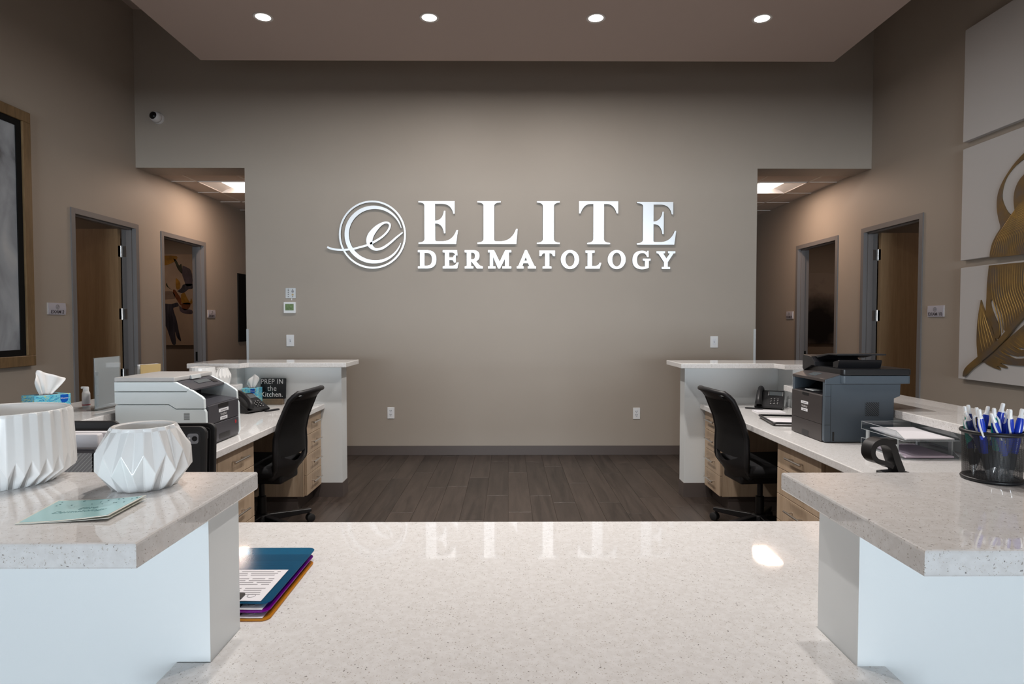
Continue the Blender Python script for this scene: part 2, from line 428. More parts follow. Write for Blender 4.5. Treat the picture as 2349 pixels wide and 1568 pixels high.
RX = Matrix.Rotation(RAD(90), 4, 'X')     # text lying in XY -> standing, facing -Y
def T(x, y, z): return Matrix.Translation((x, y, z))
def RZ(a): return Matrix.Rotation(RAD(a), 4, 'Z')
def RY(a): return Matrix.Rotation(RAD(a), 4, 'Y')
def RXd(a): return Matrix.Rotation(RAD(a), 4, 'X')

def obj(name, bm, m, parent=None, smooth=None, world=False, label=None):
    """bm: local to the parent (world=True: given in world coordinates, parent unrotated)"""
    me = bpy.data.meshes.new(name)
    if isinstance(bm, bmesh.types.BMesh): bm.to_mesh(me); bm.free()
    ms = m if isinstance(m, (list, tuple)) else [m]
    for k in ms: me.materials.append(MATS[k])
    if world and parent is not None:
        base = Vector(); q = parent
        while q is not None: base += Vector(q.location); q = q.parent
        me.transform(Matrix.Translation(-base))
    if smooth:
        me.shade_smooth(); me.set_sharp_from_angle(angle=RAD(smooth))
    o = bpy.data.objects.new(name, me); COL.objects.link(o)
    if smooth and smooth <= 40:
        wn = o.modifiers.new('normals', 'WEIGHTED_NORMAL'); wn.keep_sharp = True
    if parent is not None: o.parent = parent
    if label: o['label'] = label
    return o

def thing(name, label, cat, loc=(0, 0, 0), rz=0.0, group=None):
    o = bpy.data.objects.new(name, None); o.empty_display_size = 0.05; COL.objects.link(o)
    o.location = loc; o.rotation_euler = (0, 0, RAD(rz)); o['label'] = label; o['category'] = cat
    if group: o['group'] = group
    return o
def tag(o, label, cat, group=None):
    o['label'] = label; o['category'] = cat
    if group: o['group'] = group
    return o
def struct(name, bm, m, label, cat='wall', parent=None, smooth=None):
    o = obj(name, bm, m, parent, smooth)
    if parent is None:
        o['kind'] = 'structure'; o['label'] = label; o['category'] = cat
    return o
def struct_empty(name, label, cat, loc):
    o = thing(name, label, cat, loc); o['kind'] = 'structure'; return o
def copy_tree(o, parent=None):
    c = o.copy(); COL.objects.link(c); c.parent = parent
    for ch in list(o.children): copy_tree(ch, c)
    return c

# ================================================================== THE SETTING
XL, XR, YW = -3.95, 3.88, 6.56          # side walls and sign wall
OL, OR = -2.80, 2.66                    # ends of the sign wall
HDR = 3.07
CEIL = 4.72

# floor with planks
b = nbm(); box(b, -7.2, 7.2, -15.2, 13.1, -0.10, -0.004)
floor = struct('floor', b, 'floor_wood', 'dark brown wood plank floor behind the reception desk', 'floor')
PW, PL = 0.178, 1.22
plank_full = None
rng = random.Random(3)
x = -2.136
while x < 2.13:
    y = 1.93 - rng.random()*PL
    while y < YW:
        y0 = max(y, 1.93); y1 = min(y+PL, YW-0.002)
        if y1 - y0 > 0.03:
            if y1 - y0 > PL-0.001 and plank_full is not None:
                o = bpy.data.objects.new('plank', plank_full); COL.objects.link(o); o.parent = floor
            else:
                pb = nbm(); h = (y1-y0)/2-0.0008
                box(pb, -PW/2+0.0008, PW/2-0.0008, -h, h, -0.0045, 0.0, 0.0008, 1)
                o = obj('plank', pb, 'floor_wood', floor)
                if y1 - y0 > PL-0.001: plank_full = o.data
            o.location = (x+PW/2, (y0+y1)/2, 0)
        y += PL
    x += PW

# sign wall with headers over the two corridor mouths
b = nbm()
box(b, OL, OR, YW, YW+0.34, 0, CEIL); box(b, XL, OL, YW, YW+0.34, HDR, CEIL); box(b, OR, XR, YW, YW+0.34, HDR, CEIL)
struct('wall_rear', b, 'wall_paint', 'tall taupe wall behind the reception carrying the silver sign')
b = nbm(); box(b, OL, OR, YW-0.006, YW, 0, 0.103, 0.002, 1)
struct('baseboard_rear', b, 'base_vinyl', 'dark brown vinyl baseboard along the sign wall', 'baseboard')

def side_wall(name, xi, xo, doors, label):
    b = nbm(); y = -15.0; hz = doors[0][2]
    for (y0, y1, z1) in doors:
        box(b, xi, xo, y, y0, 0, hz); y = y1
    box(b, xi, xo, y, 13.0, 0, hz); box(b, xi, xo, -15.0, 13.0, hz, CEIL)
    return struct(name, b, 'wall_paint', label)
DL = [(5.586, 6.552, 2.45), (7.02, 8.00, 2.45)]
DR = [(5.735, 6.692, 2.435), (7.21, 8.21, 2.435)]
side_wall('wall_left', XL, XL-0.13, DL, 'taupe left side wall with two exam room doorways')
side_wall('wall_right', XR, XR+0.13, DR, 'taupe right side wall with two exam room doorways')

# corridors behind the sign wall
b = nbm(); box(b, OL, OL+0.1, YW+0.34, 13.0, 0, CEIL)
struct('wall_corridor_left', b, 'wall_paint', 'inner wall of the left corridor')
b = nbm(); box(b, OR-0.1, OR, YW+0.34, 13.0, 0, CEIL)
struct('wall_corridor_right', b, 'wall_paint', 'inner wall of the right corridor')
b = nbm(); box(b, XL, OL, 12.9, 13.0, 0, HDR+0.1); box(b, OR, XR, 12.9, 13.0, 0, HDR+0.1)
struct('wall_corridor_end', b, 'wall_paint', 'far end wall of the two corridors')

def tile_ceiling(name, xs, x0, x1, hole_col, hole_row, label):
    z = HDR + 0.012; ys = [6.90, 7.26] + [7.26+0.61*k for k in range(1, 10)]
    b = nbm()
    for xx in xs[1:-1]: box(b, xx-0.012, xx+0.012, 6.90, ys[-1], z, z+0.01)
    for yy in ys[1:]: box(b, x0, x1, yy-0.012, yy+0.012, z+0.0005, z+0.0105)
    box(b, x0, x1, 6.90, 6.92, z, z+0.01)
    box(b, x0, x1, 6.90, ys[-1], z+0.16, z+0.2)
    root = struct(name, b, 'grid_metal', label, 'ceiling')
    for i in range(len(xs)-1):
        for j in range(len(ys)-1):
            if (i, j) == (hole_col, hole_row): continue
            pb = nbm(); g = 0.002
            box(pb, xs[i]+g, xs[i+1]-g, ys[j]+g, ys[j+1]-g, z+0.006, z+0.02)
            obj('ceiling_tile', pb, 'tile_white', root)
    return root
tile_ceiling('ceiling_corridor_left', [XL, -3.66, -3.05, OL], XL, OL, 1, 1, 'white tile ceiling of the left corridor')
tile_ceiling('ceiling_corridor_right', [OR, 2.935, 3.545, XR], OR, XR, 1, 1, 'white tile ceiling of the right corridor')

# ceilings of the reception
b = nbm(); box(b, XL-0.2, XR+0.2, -15.2, YW, CEIL, CEIL+0.1)
struct('ceiling', b, 'ceiling_paint', 'upper ceiling of the reception above the dropped panel', 'ceiling')
CX0, CX1, CY1, CZ = -2.90, 3.09, 5.86, 3.90
b = nbm(); box(b, CX0, CX1, 0.205, CY1, CZ, CEIL-0.002)
struct('ceiling_panel', b, 'ceiling_paint', 'dropped mauve-grey ceiling panel holding the round downlights', 'ceiling')

b = nbm(); box(b, XL, XR, -15.0, 0.2, 2.80, CEIL-0.002)  # unseen bulkhead, added to block daylight from the headers and upper wall
struct('ceiling_light_block', b, 'ceiling_paint', 'added unseen low ceiling that keeps daylight off the upper sign wall', 'ceiling')
# shop front behind the camera with three windows
b = nbm()
WX = [(-3.62, -1.28), (-1.17, 1.17), (1.28, 3.62)]
edges = [XL-0.13] + [v for p in WX for v in p] + [XR+0.13]
for i in range(0, len(edges), 2): box(b, edges[i], edges[i+1], -15.2, -15.0, 0, CEIL)
for a, c in WX:
    box(b, a, c, -15.2, -15.0, 0, 0.12); box(b, a, c, -15.2, -15.0, 2.66, CEIL)
struct('wall_front', b, 'wall_paint', 'entrance wall behind the viewer with tall windows')
for i, (a, c) in enumerate(WX):
    r = struct_empty('window_%d' % (i+1), 'tall entrance window behind the viewer', 'window', ((a+c)/2, -15.1, 0.12))
    fb = nbm(); h = (c-a)/2
    for (x0, x1, z0, z1) in ((-h, -h+0.05, 0, 2.54), (h-0.05, h, 0, 2.54), (-h, h, 0, 0.05), (-h, h, 2.49, 2.54)):
        box(fb, x0, x1, -0.03, 0.03, z0, z1)
    obj('window_frame', fb, 'frame_grey', r)

# exam rooms
def room(side, xi, ya, yb, n):
    s = -1 if side == 'left' else 1
    x1 = xi + s*3.0
    for wn_, (a, c, e, f) in (('near', (min(xi, x1), max(xi, x1), ya-0.1, ya)), ('far', (min(xi, x1), max(xi, x1), yb, yb+0.1)), ('outer', (min(x1, x1+s*0.1), max(x1, x1+s*0.1), ya-0.1, yb+0.1))):
        b = nbm(); box(b, a, c, e, f, 0, 2.85)
        struct('wall_exam_%s_%d_%s' % (side, n, wn_), b, 'wall_paint', '%s wall of the %s exam room on the %s' % (wn_, ('nearer', 'farther')[n-1], side))
    b = nbm(); box(b, min(xi, x1), max(xi, x1), ya-0.1, yb+0.1, 2.85, 2.9)
    struct('ceiling_exam_%s_%d' % (side, n), b, 'tile_white', 'ceiling of the %s exam room on the %s' % (('nearer', 'farther')[n-1], side), 'ceiling')
room('left', XL-0.13, 4.1, 6.72, 1); room('left', XL-0.13, 6.86, 9.42, 2)
room('right', XR+0.13, 4.2, 6.86, 1); room('right', XR+0.13, 7.0, 9.62, 2)

# doors: hollow metal frames, leaves swung into the rooms
def doorway(n, side, y0, y1, hz, hinge_far, label):
    s = -1 if side == 'left' else 1
    xi = XL if s < 0 else XR
    r = struct_empty('door_%d' % n, label, 'door', (xi, (y0+y1)/2, 0))
    fb = nbm(); fw = 0.05; p = 0.012
    xa, xb = xi - s*p, xi + s*(0.13+p)
    def bx(bm, x0, x1, *rest): box(bm, min(x0, x1), max(x0, x1), *rest)
    bx(fb, xa, xb, y0-0.02, y0+0.03, 0, hz+0.02); bx(fb, xa, xb, y1-0.03, y1+0.02, 0, hz+0.02); bx(fb, xa-s*0.0004, xb+s*0.0004, y0+0.03, y1-0.03, hz-0.03, hz+0.02)
    # stops
    xs0, xs1 = xi + s*0.03, xi + s*0.085
    bx(fb, xs0, xs1, y0+0.03, y0+0.046, 0, hz-0.03); bx(fb, xs0, xs1, y1-0.046, y1-0.03, 0, hz-0.03); bx(fb, xs0, xs1, y0+0.03, y1-0.03, hz-0.046, hz-0.03)
    obj('door_frame', fb, 'frame_grey', r, world=True)
    lb = nbm(); xh = xi + s*(0.13+p+0.006); W_ = (y1-y0)-0.07
    if hinge_far: yh0, yh1 = y1-0.085, y1-0.040
    else: yh0, yh1 = y0+0.040, y0+0.085
    bx(lb, xh, xh + s*W_, yh0, yh1, 0.012, hz-0.038, 0.001, 1)
    leaf = obj('door_leaf', lb, 'oak_door', r, world=True)
    for zc in (hz-0.27, hz-0.93, hz-1.57, hz-2.21):
        hb = nbm(); yj = y1-0.03 if hinge_far else y0+0.03; d = -1 if hinge_far else 1
        bx(hb, xi+s*0.09, xh+s*0.002, min(yj, yj+d*0.004), max(yj, yj+d*0.004), zc-0.057, zc+0.057)
        bx(hb, xh-s*0.001, xh+s*0.001-s*0.002, min(yh0, yh1)+0.002, max(yh0, yh1)-0.004, zc-0.057, zc+0.057)
        tube(hb, [(xh-s*0.004, yj+d*0.010, zc-0.06), (xh-s*0.004, yj+d*0.010, zc+0.06)], 0.0075, 8)
        obj('hinge', hb, 'steel', r, world=True)
    if not hinge_far:
        kb = nbm(); bx(kb, xi+s*0.088, xi+s*0.118, y1-0.032, y1-0.029, 0.93, 1.05)
        obj('strike_plate', kb, 'liner_black', r, world=True)
    return r
for x_, y_, l_, w_ in ((-5.3, 8.2, 'farther left', 1.0), (5.3, 8.2, 'farther right', 1.0), (-5.4, 5.3, 'nearer left', 1.1), (5.4, 5.4, 'nearer right', 0.9)):  # unseen lamps, added to brighten the exam rooms and open door leaves
    t = thing('added_room_lamp', 'added unseen ceiling lamp in the %s exam room' % l_, 'ceiling light', (x_, y_, 2.85), 0, 'added exam room lamps')
    b = nbm(); lathe(b, [(0.0, -0.05), (0.10, -0.045), (0.14, -0.02), (0.15, 0.0)], 28, cap1=False); obj('shade', b, 'troffer_white', t, 60)
    area('added_exam_light', (0, 0, -0.06), (0, 0, 0), 0.2, 0.2, EXAM_W*w_, TROF_C, t, 'DISK')
doorway(1, 'left', DL[0][0], DL[0][1], 2.45, True, 'open oak door in grey frame, nearer doorway on the left')
doorway(2, 'left', DL[1][0], DL[1][1], 2.45, False, 'grey framed doorway on the left showing a floral abstract painting')
doorway(3, 'right', DR[0][0], DR[0][1], 2.435, True, 'open oak door in grey frame, nearer doorway on the right')
doorway(4, 'right', DR[1][0], DR[1][1], 2.435, False, 'grey framed doorway on the right showing a dark burst painting')

# metal corner guards on the sign wall ends
for nm, xx, s in (('left', OL, -1), ('right', OR, 1)):
    b = nbm()
    box(b, min(xx, xx-s*0.022), max(xx, xx-s*0.022), YW-0.003, YW, 0.0, 1.36)
    box(b, min(xx, xx+s*0.003), max(xx, xx+s*0.003), YW-0.003, YW+0.03, 0.0, 1.36)
    tag(obj('corner_guard', b, 'steel'), 'thin steel corner guard at the %s end of the sign wall' % nm, 'corner guard', 'corner guards')

# ================================================================== LIGHT FIXTURES
def downlight(x, y, label, group, dim=1.0, spread=180):
    t = thing('downlight', label, 'ceiling light', (x, y, CZ), 0, group)
    tb = nbm(); lathe(tb, [(0.060, 0.0), (0.060, -0.003), (0.076, -0.006), (0.080, -0.003), (0.080, 0.0)], 32, cap0=False, cap1=False)
    obj('trim_ring', tb, 'lamp_trim', t, 40)
    lb = nbm(); lathe(lb, [(0.0, -0.002), (0.0605, -0.0015)], 32, cap1=False)
    obj('lens', lb, 'lamp_glow', t)
    area('downlight_lamp', (0, 0, -0.012), (0, 0, 0), 0.115, 0.115, DOWN_W*dim, DOWN_C, t, 'DISK', spread)
    return t
LX = (-1.985, -0.640, 0.712, 2.065)
for x_, l_ in zip(LX, ('first recessed round downlight from the left in the dropped ceiling', 'second recessed round downlight from the left in the dropped ceiling',
                       'third recessed round downlight from the left in the dropped ceiling', 'rightmost recessed round downlight in the dropped ceiling')):
    downlight(x_, 5.04, l_, 'recessed downlights in the dropped ceiling', 1.0 if abs(x_) < 1 else 0.22)
for x_, l_ in ((-0.64, 'left'), (0.712, 'right')):
    downlight(x_, 2.34, 'recessed round downlight over the front counter, %s one of the pair' % l_, 'downlights over the front counter', 0.66, 124)
    downlight(x_, 3.69, 'added unseen downlight over the aisle between the desks, %s one of the pair' % l_, 'added downlights over the aisle', 1.25, 118)  # unseen pair, added to brighten the lower sign wall and far half walls

def troffer(x0, x1, y0, y1, label):
    cx, cy = (x0+x1)/2, (y0+y1)/2; w_, d_ = (x1-x0)/2, (y1-y0)/2
    t = thing('troffer_light', label, 'ceiling light', (cx, cy, HDR+0.012), 0, 'corridor troffer lights')
    fb = nbm()
    for (a, c, e, f) in ((-w_, w_, -d_, -d_+0.018), (-w_, w_, d_-0.018, d_), (-w_, -w_+0.018, -d_, d_), (w_-0.018, w_, -d_, d_)): box(fb, a, c, e, f, -0.002, 0.008)
    obj('frame', fb, 'troffer_white', t)
    prof = [(w_-0.018, 0.002)] + [(w_-0.018-(w_-0.13)*k/8, 0.002+0.07*sin(pi/2*k/8)) for k in range(1, 9)]
    for s in (-1, 1):
        pp = [(s*a, z) for a, z in prof] + [(s*a, z+0.006) for a, z in prof[::-1]]
        rb = nbm(); prism(rb, pp, 'y', -d_+0.018, d_-0.018)
        obj('reflector', rb, 'troffer_white', t, 40)
    for s in (-1, 1):
        eb = nbm(); box(eb, -w_+0.018, w_-0.018, s*(d_-0.012)-0.004, s*(d_-0.012)+0.004, 0.0, 0.085)
        obj('end_plate', eb, 'troffer_white', t)
    db = nbm(); hw = 0.115
    pp = [(-hw, 0.075)] + [(-hw*cos(pi*k/10), 0.05-0.03*sin(pi*k/10)) for k in range(11)] + [(hw, 0.075)]
    prism(db, pp, 'y', -d_+0.02, d_-0.02)
    obj('diffuser', db, 'troffer_glow', t, 40)
    area('troffer_lamp', (0, 0, 0.010), (0, 0, 0), 0.2, 0.5, TROFFER_W, TROF_C, t)
troffer(-3.66, -3.05, 7.26, 7.87, 'square recessed ceiling light in the left corridor')
troffer(2.935, 3.545, 7.26, 7.87, 'square recessed ceiling light in the right corridor')

# ================================================================== RECEPTION DESK
QR, QL, QD = 1.11, 0.80, 0.767        # raised top, low transaction top, work desks
def slab(name, pts, z0, z1, label, bev=0.004):
    cx = sum(p[0] for p in pts)/len(pts); cy = sum(p[1] for p in pts)/len(pts)
    b = nbm(); prism(b, [(p[0]-cx, p[1]-cy) for p in pts], 'z', 0, z1-z0, bev, 2)
    o = obj(name, b, 'quartz', None); o.location = (cx, cy, z0)
    return tag(o, label, 'countertop')
slab('raised_countertop', [(-2.66, 0.872), (-0.535, 0.872), (-0.535, 1.298), (-2.66, 1.298)], QR-0.038, QR, 'speckled white quartz top of the front left counter under the two pleated pots')
slab('raised_countertop', [(0.580, 0.838), (2.66, 0.838), (2.66, 1.285), (0.580, 1.285)], QR-0.038, QR, 'speckled white quartz top of the front right counter under the pen cup')
slab('transaction_countertop', [(-0.615, 0.78), (0.690, 0.78), (0.690, 1.1), (0.638, 1.1), (0.638, 1.242), (1.562, 1.242), (1.562, 1.912), (-0.915, 1.912), (-0.915, 2.06), (-1.498, 2.06), (-1.498, 1.242), (-0.552, 1.242), (-0.552, 1.115), (-0.615, 1.115)],
     QL-0.038, QL, 'low speckled quartz transaction counter in the middle foreground, reflecting the sign', 0.003)
slab('desk_worktop', [(-2.28, 1.245), (-1.50, 1.245), (-1.50, 4.98), (-2.28, 4.98)], QD-0.04, QD, 'pale quartz worktop of the left desk under the light grey printer')
slab('desk_worktop', [(1.565, 1.245), (2.30, 1.245), (2.30, 4.955), (1.565, 4.955)], QD-0.04, QD, 'pale quartz worktop of the right desk under the dark printer')
slab('ledge_top', [(-2.62, 1.245), (-2.10, 1.245), (-2.10, 4.83), (-2.62, 4.83)], 0.902, 0.947, 'narrow quartz ledge along the left desk with the blue tissue box')
slab('ledge_top', [(2.13, 1.245), (2.62, 1.245), (2.62, 4.70), (2.13, 4.70)], 0.902, 0.947, 'narrow quartz ledge along the right desk behind the dark printer')
slab('raised_countertop', [(-1.29, 4.86), (-1.29, 5.27), (-2.50, 5.27), (-2.50, 4.76), (-2.09, 4.76), (-2.06, 4.86)], QR-0.038, QR, 'quartz top of the far left half wall beside the sign wall')
slab('raised_countertop', [(1.345, 4.74), (1.345, 5.18), (2.50, 5.18), (2.50, 4.60), (2.09, 4.60), (2.07, 4.74)], QR-0.038, QR, 'quartz top of the far right half wall beside the sign wall')

def half_wall(rects, ztop, label, base=True):
    x0 = sum(r[0]+r[1] for r in rects)/2/len(rects); y0 = sum(r[2]+r[3] for r in rects)/2/len(rects)
    t = thing('half_wall', label, 'half wall', (x0, y0, 0))
    b = nbm(); bb = nbm()
    for (a, c, e, f) in rects:
        box(b, a, c, e, f, 0.0, ztop); box(bb, a-0.004, c+0.004, e-0.004, f+0.004, 0, 0.118)
    obj('wall_body', b, 'panel_white', t, world=True); obj('base_strip', bb, 'base_vinyl', t, world=True)
    return t
ZT = QR-0.038
half_wall([(-2.62, -0.552, 1.117, 1.242)], ZT, 'white half wall holding up the front left countertop')
half_wall([(0.638, 2.62, 1.094, 1.238)], ZT, 'white half wall holding up the front right countertop')
half_wall([(-2.44, -2.29, 1.25, 4.80)], 0.899, 'white half wall under the left ledge')
half_wall([(2.31, 2.45, 1.25, 4.68)], 0.899, 'white half wall under the right ledge')
half_wall([(-2.43, -1.362, 4.985, 5.14), (-2.43, -2.147, 4.832, 4.985)], ZT, 'white half wall at the far left of the sign wall, behind the left chair')
half_wall([(1.438, 2.43, 4.96, 5.09), (2.20, 2.43, 4.705, 4.96)], ZT, 'white half wall at the far right of the sign wall, behind the right chair')

def handle_bm(L=0.19):
    b = nbm()
    tube(b, [(0.032, -L/2, 0), (0.032, L/2, 0)], 0.0058, 10)
    for s in (-1, 1): tube(b, [(0, s*L*0.30, 0), (0.032, s*L*0.30, 0)], 0.0045, 8)
    return b
HANDLE = None
def drawer_cabinet(side, xf, xb, y0, y1, dy0, dy1, label, cat='cabinet'):
    """drawer fronts face the aisle; xf front plane, xb back"""
    global HANDLE
    s = 1 if side == 'left' else -1      # direction the fronts face
    t = thing('drawer_cabinet', label, cat, ((xf+xb)/2, (y0+y1)/2, 0))
    b = nbm(); xi = xf - s*0.02
    box(b, min(xi, xb), max(xi, xb), y0, y1, 0.11, QD-0.042)
    if dy0 - y0 > 0.05: box(b, min(xf, xi), max(xf, xi), y0, dy0-0.003, 0.11, QD-0.046)
    if y1 - dy1 > 0.05: box(b, min(xf, xi), max(xf, xi), dy1+0.003, y1, 0.11, QD-0.046)
    obj('carcass', b, 'oak', t, world=True)
    kb = nbm(); xk = xf - s*0.07; box(kb, min(xk, xb), max(xk, xb), y0+0.01, y1-0.002, 0.0, 0.11)
    obj('toe_kick', kb, 'base_vinyl', t, world=True)
    zs = [0.112, 0.266, 0.420, 0.573, QD-0.048]
    for k in range(4):
        db = nbm(); h = (zs[k+1]-zs[k])/2 - 0.002
        box(db, -0.009, 0.009, -(dy1-dy0)/2+0.002, (dy1-dy0)/2-0.002, -h, h, 0.0008, 1)
        d = obj('drawer', db, 'oak', t)
        d.location = (xf - s*0.0085 - (xf+xb)/2, (dy0+dy1)/2-(y0+y1)/2, (zs[k]+zs[k+1])/2)
        if HANDLE is None:
            ho = obj('handle', handle_bm(), 'nickel', d, 50); HANDLE = ho.data
        else:
            ho = bpy.data.objects.new('handle', HANDLE); COL.objects.link(ho); ho.parent = d
        ho.location = (s*0.009, 0, 0.012)
        if s < 0: ho.rotation_euler = (0, 0, pi)
    return t
drawer_cabinet('left', -1.53, -2.26, 2.80, 3.66, 3.20, 3.66, 'oak drawer cabinet under the left desk, in front of the chair')
drawer_cabinet('left', -1.53, -2.12, 4.60, 4.975, 4.615, 4.975, 'four-drawer oak pedestal behind the left chair')
drawer_cabinet('right', 1.60, 2.28, 3.09, 3.60, 3.09, 3.60, 'oak drawer cabinet under the right desk, in front of the chair')
drawer_cabinet('right', 1.60, 2.18, 4.58, 4.95, 4.58, 4.935, 'four-drawer oak pedestal behind the right chair')
b = nbm(); box(b, 1.70, 1.72, 1.26, 3.085, 0.0, QD-0.042)
tag(obj('modesty_panel', b, 'oak'), 'recessed oak panel under the right desk beside the drawers', 'panel')

# ================================================================== WALL SIGN
def q2(pts):
    """outline: plain points and ('q', control, end) quadratic curves"""
    out = []
    for p in pts:
        if p[0] == 'q':
            a = out[-1]; c, e = p[1], p[2]
            for k in range(1, 9):
                t = k/8; out.append(((1-t)**2*a[0]+2*t*(1-t)*c[0]+t*t*e[0], (1-t)**2*a[1]+2*t*(1-t)*c[1]+t*t*e[1]))
        else: out.append(p)
    return out
def ellipse(cx, cy, rx, ry, n=32, a0=0, a1=360):
    return [(cx+rx*cos(RAD(a0+(a1-a0)*k/n)), cy+ry*sin(RAD(a0+(a1-a0)*k/n))) for k in range(n if a1-a0 == 360 else n+1)]
SX, SZ = 0.0008723, 0.0008644
def m2(p): return (-0.956 + (p[0]-1228)*SX, 2.717 - (p[1]-117)*SZ)
D0, D1 = YW-0.026, YW-0.006
sign = thing('wall_sign', 'brushed silver raised lettering and round e emblem mounted on the taupe wall', 'sign', (0, YW, 2.36))
def letter(polys, rings=(), dx=0, dy=0):
    b = nbm()
    for i_, pl in enumerate(polys): prism(b, [m2((p[0]+dx, p[1]+dy)) for p in q2(pl)], 'y', D0-0.0003*i_, D1+0.0003*i_)
    for (outer, inner) in rings:
        t = bmesh.new(); n = len(outer)
        V = [[t.verts.new((*[m2((p[0]+dx, p[1]+dy))[0]], d, m2((p[0]+dx, p[1]+dy))[1])) for p in R_] for d in (D0, D1) for R_ in (outer, inner)]
        o0, i0, o1, i1 = V
        for k in range(n):
            j = (k+1) % n
            t.faces.new((o0[k], o0[j], i0[j], i0[k])); t.faces.new((o1[k], i1[k], i1[j], o1[j]))
            t.faces.new((o0[k], o1[k], o1[j], o0[j])); t.faces.new((i0[k], i0[j], i1[j], i1[k]))
        bmesh.ops.recalc_face_normals(t, faces=t.faces[:]); add_bm(b, t)
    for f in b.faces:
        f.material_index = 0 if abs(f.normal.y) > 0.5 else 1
    return obj('letter', b, ['sign_silver', 'sign_edge'], sign, world=True)
BIG_E = [(1230,117),(1672,117),(1672,270),(1655,270),('q',(1632,152),(1520,150)),(1433,150),(1433,355),(1445,355),('q',(1525,345),(1541,235)),(1558,235),(1558,510),(1541,510),('q',(1525,392),(1445,390)),(1433,390),(1433,590),('q',(1435,607),(1455,607)),(1530,607),('q',(1650,600),(1693,470)),(1711,470),(1688,641),(1230,641),(1230,623),('q',(1302,620),(1303,580)),(1303,170),('q',(1302,134),(1230,133))]
letter([BIG_E])
letter([[(1948,117),(2232,117),(2232,133),('q',(2155,134),(2152,175)),(2152,590),('q',(2155,607),(2175,607)),(2240,607),('q',(2370,600),(2420,455)),(2438,455),(2421,641),(1948,641),(1948,623),('q',(2020,620),(2022,580)),(2022,170),('q',(2020,134),(1948,133))]])
def big_I(x0, x1, s0, s1):
    return [(x0,117),(x1,117),(x1,133),('q',(s1+2,136),(s1,180)),(s1,580),('q',(s1+2,622),(x1,624)),(x1,641),(x0,641),(x0,624),('q',(s0-2,622),(s0,580)),(s0,180),('q',(s0-2,136),(x0,133))]
letter([big_I(485, 763, 558, 690)], dx=2189)
letter([[(997,117),(1475,117),(1475,265),(1457,265),('q',(1425,155),(1340,150)),(1302,150),(1302,580),('q',(1304,622),(1378,626)),(1378,643),(1098,643),(1098,626),('q',(1170,622),(1172,580)),(1172,150),(1130,150),('q',(1050,155),(1016,265)),(997,265)]], dx=2189)
letter([BIG_E], dx=3894-1230, dy=7)
# DERMATOLOGY
letter([[(1222,717),(1300,717),(1300,742),(1248,742),(1222,742)], [(1222,915),(1300,915),(1300,940),(1222,940)], [(1248,717),(1302,717),(1302,940),(1248,940)],
        [(1290,717),(1340,717),('q',(1447,722),(1447,829)),('q',(1447,936),(1340,940)),(1290,940),(1290,908),(1330,908),('q',(1394,905),(1394,829)),('q',(1394,752),(1330,749)),(1290,749)]])
letter([[(1525,717),(1700,717),(1704,780),(1678,780),('q',(1672,746),(1640,745)),(1602,745),(1602,806),(1640,806),('q',(1656,805),(1660,778)),(1682,778),(1682,866),(1660,866),('q',(1655,838),(1640,837)),(1602,837),(1602,908),(1645,908),('q',(1680,905),(1695,868)),(1719,868),(1700,940),(1525,940),(1525,915),(1551,910),(1551,746),(1525,742)]])
letter([[(1792,717),(1870,717),(1870,940),(1898,940),(1898,940),(1792,940),(1792,915),(1818,910),(1818,746),(1792,742)], [(1868,912),(1898,915),(1898,940),(1868,940)],
        [(1860,717),(1905,717),('q',(1972,720),(1972,785)),('q',(1972,850),(1905,856)),(1860,856),(1860,828),(1890,828),('q',(1918,826),(1918,788)),('q',(1918,748),(1890,746)),(1860,746)],
        [(1868,845),(1920,838),(1975,905),(2012,915),(2012,940),(1940,940)]])
letter([[(2077,717),(2140,717),(2140,742),(2077,742)], [(2100,730),(2138,730),(2138,925),(2100,925)], [(2077,915),(2168,915),(2168,940),(2077,940)], [(2105,717),(2150,717),(2219,858),(2286,717),(2335,717),(2222,940),(2200,940)],
        [(2283,730),(2332,730),(2332,925),(2283,925)], [(2290,717),(2361,717),(2361,742),(2290,742)], [(2252,915),(2361,915),(2361,940),(2252,940)]])
letter([[(340,715),(362,715),(455,912),(474,915),(474,940),(374,940),(374,915),(392,910),(348,798),(305,910),(322,915),(322,940),(238,940),(238,915),(258,910)], [(310,845),(388,845),(400,874),(298,874)]], dx=2189)
letter([[(515,720),(705,720),(705,788),(680,788),('q',(675,752),(636,752)),(636,912),(662,916),(662,940),(555,940),(555,916),(584,912),(584,752),('q',(545,752),(540,788),),(515,788)]], dx=2189)
def big_O(x0, x1): return (ellipse((x0+x1)/2, 830, (x1-x0)/2, 117, 40), ellipse((x0+x1)/2, 830, (x1-x0)/2-55, 85, 40))
letter([], [big_O(778, 1000)], dx=2189)
letter([[(1077,720),(1190,720),(1190,745),(1158,750),(1158,910),(1200,910),('q',(1240,905),(1250,868)),(1272,870),(1252,942),(1077,942),(1077,916),(1104,912),(1104,750),(1077,745)]], dx=2189)
letter([], [big_O(1350, 1570)], dx=2189)
letter([[(1850,722),(1852,800),(1830,800),('q',(1815,748),(1770,750)),('q',(1708,755),(1708,835)),('q',(1708,915),(1775,918)),(1805,915),(1805,845),(1778,842),(1778,818),(1875,818),(1875,842),(1853,846),(1853,930),('q',(1810,950),(1765,950)),('q',(1652,942),(1652,835)),('q',(1655,725),(1765,720)),('q',(1800,720),(1828,738)),(1832,722)]], dx=2189)
letter([[(1945,727),(2052,727),(2052,752),(2030,756),(2068,815),(2108,756),(2086,752),(2086,727),(2178,727),(2178,752),(2155,756),(2086,862),(2086,918),(2115,922),(2115,946),(2010,946),(2010,922),(2038,918),(2038,862),(1968,756),(1945,752)]], dx=2189)

